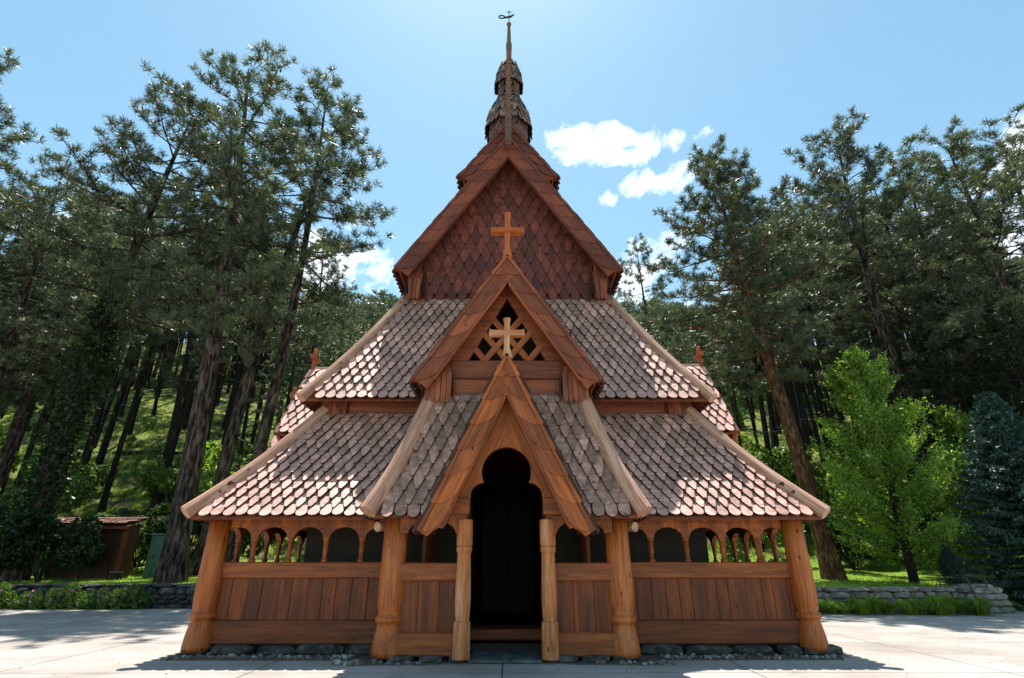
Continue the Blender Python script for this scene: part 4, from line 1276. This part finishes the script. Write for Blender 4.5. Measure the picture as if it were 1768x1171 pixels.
for (rx, y, H, dx, key, rot, lab) in near:
    x = rx * y; z = zat(x, y) - .15
    lean = math.atan2(dx, H)
    o = proto_tree('pine_tree', (x, y, z), (0, 0, 0), H / 24.0, lab, 'pine', 'large pines around the church', [('trunk', PM[key][0]), ('crown', PM[key][1])])
    o.rotation_euler = (Matrix.Rotation(lean, 3, 'Y') @ Matrix.Rotation(rot, 3, 'Z')).to_euler()

# hillside pines
HV = [pine_meshes(20 + i, start=(.60, .54, .34, .40)[i], spread=2.8, nbr=(24, 26, 34, 32)[i], ntw=9, ntf=3, nb=8, tl=.45, tw=.06, r0=.23, bark='bark_dark', dead=8, bend=.7) for i in range(4)]
pl = []
rg = random.Random(21)
tries = 0
while len(pl) < 290 and tries < 40000:
    tries += 1
    s = -1 if rg.random() < .62 else 1
    y = 28 + 46 * rg.random() ** .9
    r_ = s * rg.uniform(.28, 1.02)
    x = r_ * y
    if abs(r_) < .46 and rg.random() < .45: continue
    if y < 52 and -.86 < r_ < -.5 and rg.random() < .6: continue
    if all((x - a) ** 2 + (y - b) ** 2 > (1.3 + y * .01) ** 2 for a, b, _ in pl): pl.append((x, y, rg.uniform(15, 23) if abs(r_) > .48 else rg.uniform(9, 13)))
pl.sort(key=lambda q: q[1])
for i, (x, y, H) in enumerate(pl):
    m_ = HV[(i % 2) + (2 if y > 90 or i % 7 == 0 else 0)]
    e = proto_tree('hillside_pine', (x, y, zat(x, y) - .2), (rg.uniform(-.04, .04), rg.uniform(-.05, .05), rg.uniform(0, 6)), H / 24,
                   'tall thin dark trunked pine standing in the forest on the hillside behind the church', 'pine', 'pines of the hillside forest', [('trunk', m_[0]), ('crown', m_[1])])


def bush_mesh(seed, rx, ry, h, nl, size, mat, lobes=9):
    rs = np.random.RandomState(seed); c = []; P = []
    for k in range(lobes):
        a = rs.uniform(0, 6.28); q = rs.uniform(0, .75) ** .7
        cc = np.array([math.cos(a) * rx * q, math.sin(a) * ry * q, h * rs.uniform(.3, .78)])
        r = np.array([rx, ry, h]) * rs.uniform(.26, .46) * np.array([.8, .8, .6])
        m_ = nl // lobes; u = rand_unit(rs, m_); rad = rs.uniform(.45, 1.1, (m_, 1)) ** .5
        pts = cc + u * r * rad
        # break the lobe into sprays
        g = rand_unit(rs, 18) * r * .95 + cc
        d = np.linalg.norm(pts[:, None] - g[None], axis=2).argmin(1)
        pts = pts + (g[d] - pts) * rs.uniform(0, .62, (m_, 1)); P.append(pts)
    P = np.concatenate(P); P[:, 2] = np.abs(P[:, 2]); 
    me_l = arr_mesh('foliage', leaves(rs, P, size), 4, [mat])
    mb = MB(); rg_ = random.Random(seed)
    for k in range(9):
        a = rg_.uniform(0, 6.28); e = Vector((math.cos(a) * rx * .5, math.sin(a) * ry * .5, h * rg_.uniform(.5, .8)))
        mb.tube([(0, 0, -.1), e * .5 + Vector((0, 0, .1)), e], [.03, .02, .008], n=4, cap=False)
    me_s = bpy.data.meshes.new('stem'); me_s.from_pydata([tuple(v) for v in mb.v], [], mb.f); me_s.materials.append(MATS['bark_dark']); me_s.update()
    return me_s, me_l


BV = {'mid': bush_mesh(31, 1.9, 1.7, 2.6, 7000, .075, 'bush_leaves'), 'pale': bush_mesh(32, 1.8, 1.6, 2.2, 6500, .07, 'pale_bush_leaves'),
      'dark': bush_mesh(33, 2.1, 1.8, 2.6, 7500, .08, 'dark_leaves'), 'bright': bush_mesh(34, 1.7, 1.6, 3.2, 6500, .09, 'bright_leaves')}
bushes = [
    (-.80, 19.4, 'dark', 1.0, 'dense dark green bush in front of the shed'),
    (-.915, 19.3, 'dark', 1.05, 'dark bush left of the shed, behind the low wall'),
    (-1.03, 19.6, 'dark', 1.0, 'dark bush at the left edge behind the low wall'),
    (-.90, 22.5, 'mid', 1.35, 'tall leafy bush behind the shed at the foot of the ivy pine'),
    (-1.02, 23.5, 'bright', 1.4, 'sunlit leafy bush near the left edge above the dark bushes'),
    (-1.15, 23.0, 'mid', 1.3, 'leafy bush at the extreme left edge under the pines'),
    (-.72, 24.5, 'pale', 1.15, 'pale feathery bush directly behind the shed roof'),
    (-.64, 25.5, 'pale', 1.1, 'pale green bush between the shed and the thick pine trunk'),
    (-.565, 25.2, 'dark', 1.25, 'dark bush behind the green cabinet and thick pine trunk'),
    (-.50, 25.0, 'dark', 1.2, 'dark bush beside the left corner of the church gallery'),
    (-.50, 28.5, 'bright', 1.5, 'bright green shrub lit by the sun above the left gallery roof corner'),
    (-.60, 31, 'mid', 1.3, 'round shrub on the slope right of the thick pine trunk'),
    (-.45, 31, 'mid', 1.5, 'shrub on the slope touching the left roof line'),
    (-.80, 30, 'mid', 1.3, 'shrub on the grassy slope left of the thick pine trunk'),
    (-.98, 30, 'bright', 1.5, 'tall sunlit shrub on the slope at the left between two pines'),
    (.44, 27, 'mid', 1.2, 'shrub touching the right roof line beside the side gable cross'),
    (.50, 30, 'bright', 1.4, 'bright sunlit shrub on the slope left of the reddish pine'),
    (.62, 27.5, 'bright', 1.2, 'bright shrub just behind the reddish pine trunk'),
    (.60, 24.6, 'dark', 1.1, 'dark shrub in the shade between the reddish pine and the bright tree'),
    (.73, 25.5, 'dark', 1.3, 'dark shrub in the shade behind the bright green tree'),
    (.55, 34, 'mid', 1.4, 'rounded shrub further up the slope behind the reddish pine'),
    (.40, 35, 'bright', 1.3, 'sunlit shrub up the slope beside the right gable cross'),
]
for (rx, y, k, s, lab) in bushes:
    x = rx * y
    proto_tree('bush', (x, y, zat(x, y) - .1), (0, 0, rg.uniform(0, 6)), s, lab, 'bush', 'bushes along the foot of the hill', [('stem', BV[k][0]), ('foliage', BV[k][1])])
n_under = 0
for i in range(190):
    s = rg.choice((-1, 1)); y = 28 + 62 * rg.random() ** 1.3; x = s * rg.uniform(.25, 1.2) * y; k = rg.choice(('mid', 'bright', 'pale', 'mid'))
    proto_tree('hillside_shrub', (x, y, zat(x, y) - .2), (0, 0, rg.uniform(0, 6)), rg.uniform(.35, .8), 'small leafy shrub growing between the pine trunks on the grassy hillside', 'shrub', 'shrubs scattered over the hillside', [('stem', BV[k][0]), ('foliage', BV[k][1])])

# the wood along the top of the hill, too far and dense to count
rs = np.random.RandomState(77); Qs = []; tb = MB()
for i in range(980):
    y = rs.uniform(64, 150); x = rs.uniform(-1.25, 1.25) * y
    if abs(x / y) < .2: continue
    z = zat(x, y); H = rs.uniform(15, 23) if abs(x / y) > .5 else rs.uniform(7, 13); m_ = 100
    u = rs.uniform(0, 1, m_); r = 3.4 * np.sqrt(1 - u ** 2.2) * rs.uniform(.3, 1.1, m_); a = rs.uniform(0, 6.28, m_)
    P = np.stack([x + np.cos(a) * r, y + np.sin(a) * r, z + H * ((.5 if y < 110 else .28) + (.5 if y < 110 else .72) * u)], 1)
    Qs.append(tufts(rs, P, np.tile([0, 0, 1.0], (m_, 1)), 6, 1.0, .20)); tb.tube([(x, y, z - 1), (x + rs.uniform(-.5, .5), y, z + H * .95)], [.24, .05], n=4, cap=False)
Q = np.concatenate(Qs); nq = len(Q)
vt = np.array(tb.v); Tq = np.array([vt[list(f)] for f in tb.f]); Q = np.concatenate([Q, Tq])
o = bpy.data.objects.new('hilltop_wood', arr_mesh('hilltop_wood', Q, 4, ['pine_needles', 'bark_dark'], np.concatenate([np.zeros(nq, np.int32), np.ones(len(Tq), np.int32)]))); COL.objects.link(o)
tag(o, 'far-off mass of pine wood along the top of the hill', 'woods', kind='stuff')

# bright green deciduous tree at the right
def decid(seed, H, Rm, nl, size, mat):
    rs = np.random.RandomState(seed); rg_ = random.Random(seed); mb = MB(); P = []
    mb.tube([(0, 0, -.2), (.05, 0, H * .3), (0, .05, H * .6), (0, 0, H * .93)], [.15, .11, .06, .015], n=8, cap=False)
    nb = 64
    for k in range(nb):
        t = .05 + .90 * (k + rg_.random()) / nb; az = k * 2.4 + rg_.uniform(-.4, .4)
        u = t; L = Rm * min(1, .55 + u * 2.0) * (1 - u) ** .62 * rg_.uniform(.65, 1.15)
        el = .35 + .7 * u + rg_.uniform(-.15, .15)
        d = Vector((math.cos(az) * math.cos(el), math.sin(az) * math.cos(el), math.sin(el))); b = Vector((0, 0, t * H * .88))
        L = max(L, .55)
        e = b + d * L; mb.tube([b, b.lerp(e, .5) + Vector((0, 0, -.08)), e], [.03, .02, .006], n=4, cap=False)
        m_ = int(nl / nb * (.3 + L / Rm))
        q = rs.uniform(.12, 1.1, m_) ** .75
        sp = (.10 + .30 * (1 - q)) * (.6 + .5 * L / Rm)
        base = np.array(b)[None] + np.array(d)[None] * L * q[:, None]
        tw_ = rs.normal(size=(14, 3)) * .42 * L / Rm; kk = rs.randint(0, 14, m_); cl = base + tw_[kk] * (q * rs.uniform(.2, 1, m_))[:, None] + rand_unit(rs, m_) * sp[:, None] * rs.uniform(.2, 1.1, (m_, 1))
        P.append(cl)
    P = np.concatenate(P)
    me_l = arr_mesh('crown', leaves(rs, P, size), 4, [mat])
    me_s = bpy.data.meshes.new('trunk'); me_s.from_pydata([tuple(v) for v in mb.v], [], mb.f); me_s.materials.append(MATS['bark_dark']); me_s.update()
    return me_s, me_l


y = 19.0; x = .694 * y
dm = decid(41, 9.3, 3.1, 64000, .052, 'bright_leaves')
proto_tree('young_maple', (x, y, zat(x, y)), (0, 0, 0), 1, 'young bright green broadleaf tree on the lawn, lit from behind', 'tree', None, [('trunk', dm[0]), ('crown', dm[1])])
y = 21.5; x = .845 * y
proto_tree('young_maple', (x, y, zat(x, y)), (0, 0, 2), .8, 'second bright broadleaf tree, partly hidden between the larger one and the spruce', 'tree', None, [('trunk', dm[0]), ('crown', dm[1])])


def spruce(seed, H, Rb):
    rs = np.random.RandomState(seed); rg_ = random.Random(seed); mb = MB(); TP = []; TD = []
    mb.tube([(0, 0, 0), (0, 0, H * .5), (0, 0, H)], [.16, .09, .01], n=8, cap=False)
    z = .25
    while z < H - .05:
        u = z / H; L0 = Rb * (1 - u) ** .85 + .08
        nbr = 9 if u < .7 else 6
        a0 = rg_.uniform(0, 6)
        for k in range(nbr):
            az = a0 + k * 2 * PI / nbr + rg_.uniform(-.2, .2); L = L0 * rg_.uniform(.8, 1.12); el = .05 + .5 * u
            d = Vector((math.cos(az), math.sin(az), 0)); pts = []
            for i in range(6):
                q = i / 5; pts.append(Vector((0, 0, z)) + d * L * q + Vector((0, 0, L * (math.tan(el) * q - .35 * q * q + .22 * q ** 4))))
            mb.tube(pts, [.025, .02, .016, .012, .009, .006], n=3, cap=False)
            sd_ = Vector((-d.y, d.x, 0)); nt = int(6 + L * 13)
            for j in range(nt):
                q = .12 + .88 * (j + rg_.random()) / nt; i = min(4, int(q * 5)); s = pts[i].lerp(pts[i + 1], q * 5 - i)
                sg = 1 if j % 2 else -1; tl = (.12 + .42 * (1 - q) * min(1, L)) * rg_.uniform(.6, 1.2)
                ed = (d * .75 + sd_ * sg * .8 + Vector((0, 0, -.12))).normalized()
                ns_ = max(1, int(tl / .08))
                for c in range(ns_ + 1):
                    TP.append(s + ed * tl * c / max(1, ns_)); TD.append(ed)
        z += .22 + .05 * (1 - u)
    Q = tufts(rs, np.array([tuple(p) for p in TP]), np.array([tuple(p) for p in TD]), 5, .13, .045)
    me_c = arr_mesh('crown', Q, 4, ['spruce_needles'])
    me_s = bpy.data.meshes.new('trunk'); me_s.from_pydata([tuple(v) for v in mb.v], [], mb.f); me_s.materials.append(MATS['bark_dark']); me_s.update()
    return me_s, me_c


y = 17.9; x = .93 * y
sp = spruce(51, 6.7, 2.5)
proto_tree('blue_spruce', (x, y, zat(x, y) - .1), (0, 0, 0), 1, 'blue green spruce at the right edge behind the handrail', 'spruce', None, [('trunk', sp[0]), ('crown', sp[1])])
for (rx, y_, s, lab) in ((.765, 18.0, .17, 'tiny pale blue spruce shoot on the lawn left of the tall spruce'),):
    x_ = rx * y_; proto_tree('young_spruce', (x_, y_, zat(x_, y_) - .05), (0, 0, 1), s * 1.2, lab, 'spruce', None, [('trunk', sp[0]), ('crown', sp[1])])


# grassy clumps in front of the right wall
def clump_mesh(seed, n=260, L=.42, spread=.26):
    rs = np.random.RandomState(seed); q = []
    for i in range(n):
        a = rs.uniform(0, 6.28); r = rs.uniform(0, spread * .5); b = np.array([math.cos(a) * r, math.sin(a) * r, 0])
        a2 = a + rs.uniform(-.6, .6); o_ = np.array([math.cos(a2), math.sin(a2), 0]); l_ = L * rs.uniform(.6, 1.15); lean = rs.uniform(.3, 1.35)
        s = np.array([-o_[1], o_[0], 0]) * .010
        m1 = b + o_ * l_ * .3 * lean + np.array([0, 0, l_ * .6]); m2 = b + o_ * l_ * .85 * lean + np.array([0, 0, l_ * (.95 - .5 * lean)]); 
        q.append([b - s, b + s, m1 + s, m1 - s]); q.append([m1 - s, m1 + s, m2 + s * .3, m2 - s * .3])
    return arr_mesh('leaf_clump', np.array(q), 4, ['grass_blades'])


CM = [clump_mesh(60 + i) for i in range(3)]
row = [(8.0 + i * .38 + rg.uniform(-.1, .1), 16.15 - .02 * i + rg.uniform(-.18, .18)) for i in range(13)]
ordn = ['first', 'second', 'third', 'fourth', 'fifth', 'sixth', 'seventh', 'eighth', 'ninth', 'tenth', 'eleventh', 'twelfth', 'thirteenth']
for i, (x, y) in enumerate(row):
    o = bpy.data.objects.new('grassy_clump', CM[i % 3]); COL.objects.link(o); o.location = (x, y, 0); o.rotation_euler = (0, 0, rg.uniform(0, 6)); o.scale = (rg.uniform(.8, 1.55),) * 3
    tag(o, f'bright arching daylily clump at the foot of the sunlit wall, {ordn[i]} from the church', 'plant', 'daylily clumps at the foot of the wall')
mb = MB(); mb.box(7.6, 12.9, 15.95, 16.75, -.01, .02); tag(mb.build('flower_bed', 'gravel_base'), kind='structure')

# flowering plants in front of the left wall
def flower_mesh(seed, rx, h, nl=1500):
    rs = np.random.RandomState(seed); P = rand_unit(rs, nl) * rs.uniform(.3, 1, (nl, 1)) ** .6 * np.array([rx, .25, h * .55]) + np.array([0, 0, h * .42]); P[:, 2] = np.abs(P[:, 2])
    P += (np.sin(P[:, :1] * 9 + seed) * .06)
    lv = leaves(rs, P, .045, up=.6); k = rs.choice(nl, 14); fl = leaves(rs, P[k] + np.array([0, -.12, .1]), .05, up=.2)
    me = arr_mesh('flowering_plant', np.concatenate([lv, fl]), 4, ['bush_leaves', 'pink_petals'], np.concatenate([np.zeros(nl, np.int32), np.ones(14, np.int32)]))
    return me


FM = [flower_mesh(70, .7, .6), flower_mesh(71, .55, .5)]
for i, x in enumerate((-15.4, -14.3, -13.3, -12.3, -11.4)):
    o = bpy.data.objects.new('flowering_plant', FM[i % 2]); COL.objects.link(o); o.location = (x, WALL_L - .5, 0); o.scale = (1, 1, rg.uniform(.9, 1.25))
    tag(o, ['leftmost pink flowered plant in the bed before the shaded wall', 'second pink flowered plant from the left before the shaded wall', 'middle pink flowered plant below the dark bush and shed', 'pink flowered plant below the shed corner, fourth from the left', 'rightmost pink flowered plant, nearest the thick pine trunk'][i], 'plant', 'pink flowered plants before the shaded wall')

# grass blades on lawns and slope
rs = np.random.RandomState(5)
n = 90000
xx = rs.uniform(-1.25, 1.25, n); yy = 17.2 + 34 * rs.uniform(0, 1, n) ** 1.6; xx = xx * yy
ok = (np.abs(xx) > 4.8) & (yy > np.where(xx < 4, WALL_L, WALL_R) + .25); xx = xx[ok]; yy = yy[ok]
zz = height(xx, yy); P = np.stack([xx, yy, zz], 1); n = len(P)
hgt = (np.where(yy > 26.5, .32, .07) * rs.uniform(.6, 1.4, n))[:, None]
sd2 = rand_unit(rs, n); sd2[:, 2] = 0; wd = np.where(yy > 26.5, .03, .012)[:, None]
ln = rand_unit(rs, n) * .4; ln[:, 2] = 1
Q = np.stack([P - sd2 * wd - [0, 0, .02], P + sd2 * wd - [0, 0, .02], P + ln * hgt], 1)
o = bpy.data.objects.new('grass', arr_mesh('grass', Q, 3, ['grass_blades'])); COL.objects.link(o)
tag(o, 'short green grass covering the lawns and the lower hillside', 'grass', kind='stuff')

rl = random.Random(88)
for i in range(9):
    sgn = -1 if i % 3 else 1; y = rl.uniform(29, 44); x = sgn * rl.uniform(.45, .85) * y; a = rl.uniform(-.5, .5); L = rl.uniform(2.5, 5)
    x2, y2 = x + L * math.cos(a), y + L * math.sin(a)
    mb = MB(); mb.tube([(x, y, zat(x, y) + .1), ((x + x2) / 2, (y + y2) / 2, zat((x + x2) / 2, (y + y2) / 2) + .16), (x2, y2, zat(x2, y2) + .1)], [.16, .13, .08], n=8)
    tag(mb.build('fallen_log', 'bark'), 'weathered fallen log lying on the hillside grass between the pine trunks', 'log', 'fallen logs on the hillside')

# fallen bark flakes, cones and needles on the court
rs = np.random.RandomState(9); n = 420
P = np.stack([rs.uniform(-9, 9, n), rs.uniform(7.2, 17, n), np.full(n, .009)], 1)
P = P[(np.abs(P[:, 0]) > 5.3) | (P[:, 1] < 8.3)]
lv = leaves(rs, P, .02, up=6.0)
o = bpy.data.objects.new('leaf_litter', arr_mesh('leaf_litter', lv, 4, ['bark_red'])); COL.objects.link(o)
tag(o, 'tiny brown bits of bark and leaf scattered on the pale paving', 'litter', kind='stuff')

for o in list(bpy.data.objects):
    if '_w' in o: del o['_w']
SC.cycles.max_bounces = 7
SC.cycles.diffuse_bounces = 4
SC.cycles.transmission_bounces = 4
SC.cycles.use_adaptive_sampling = True
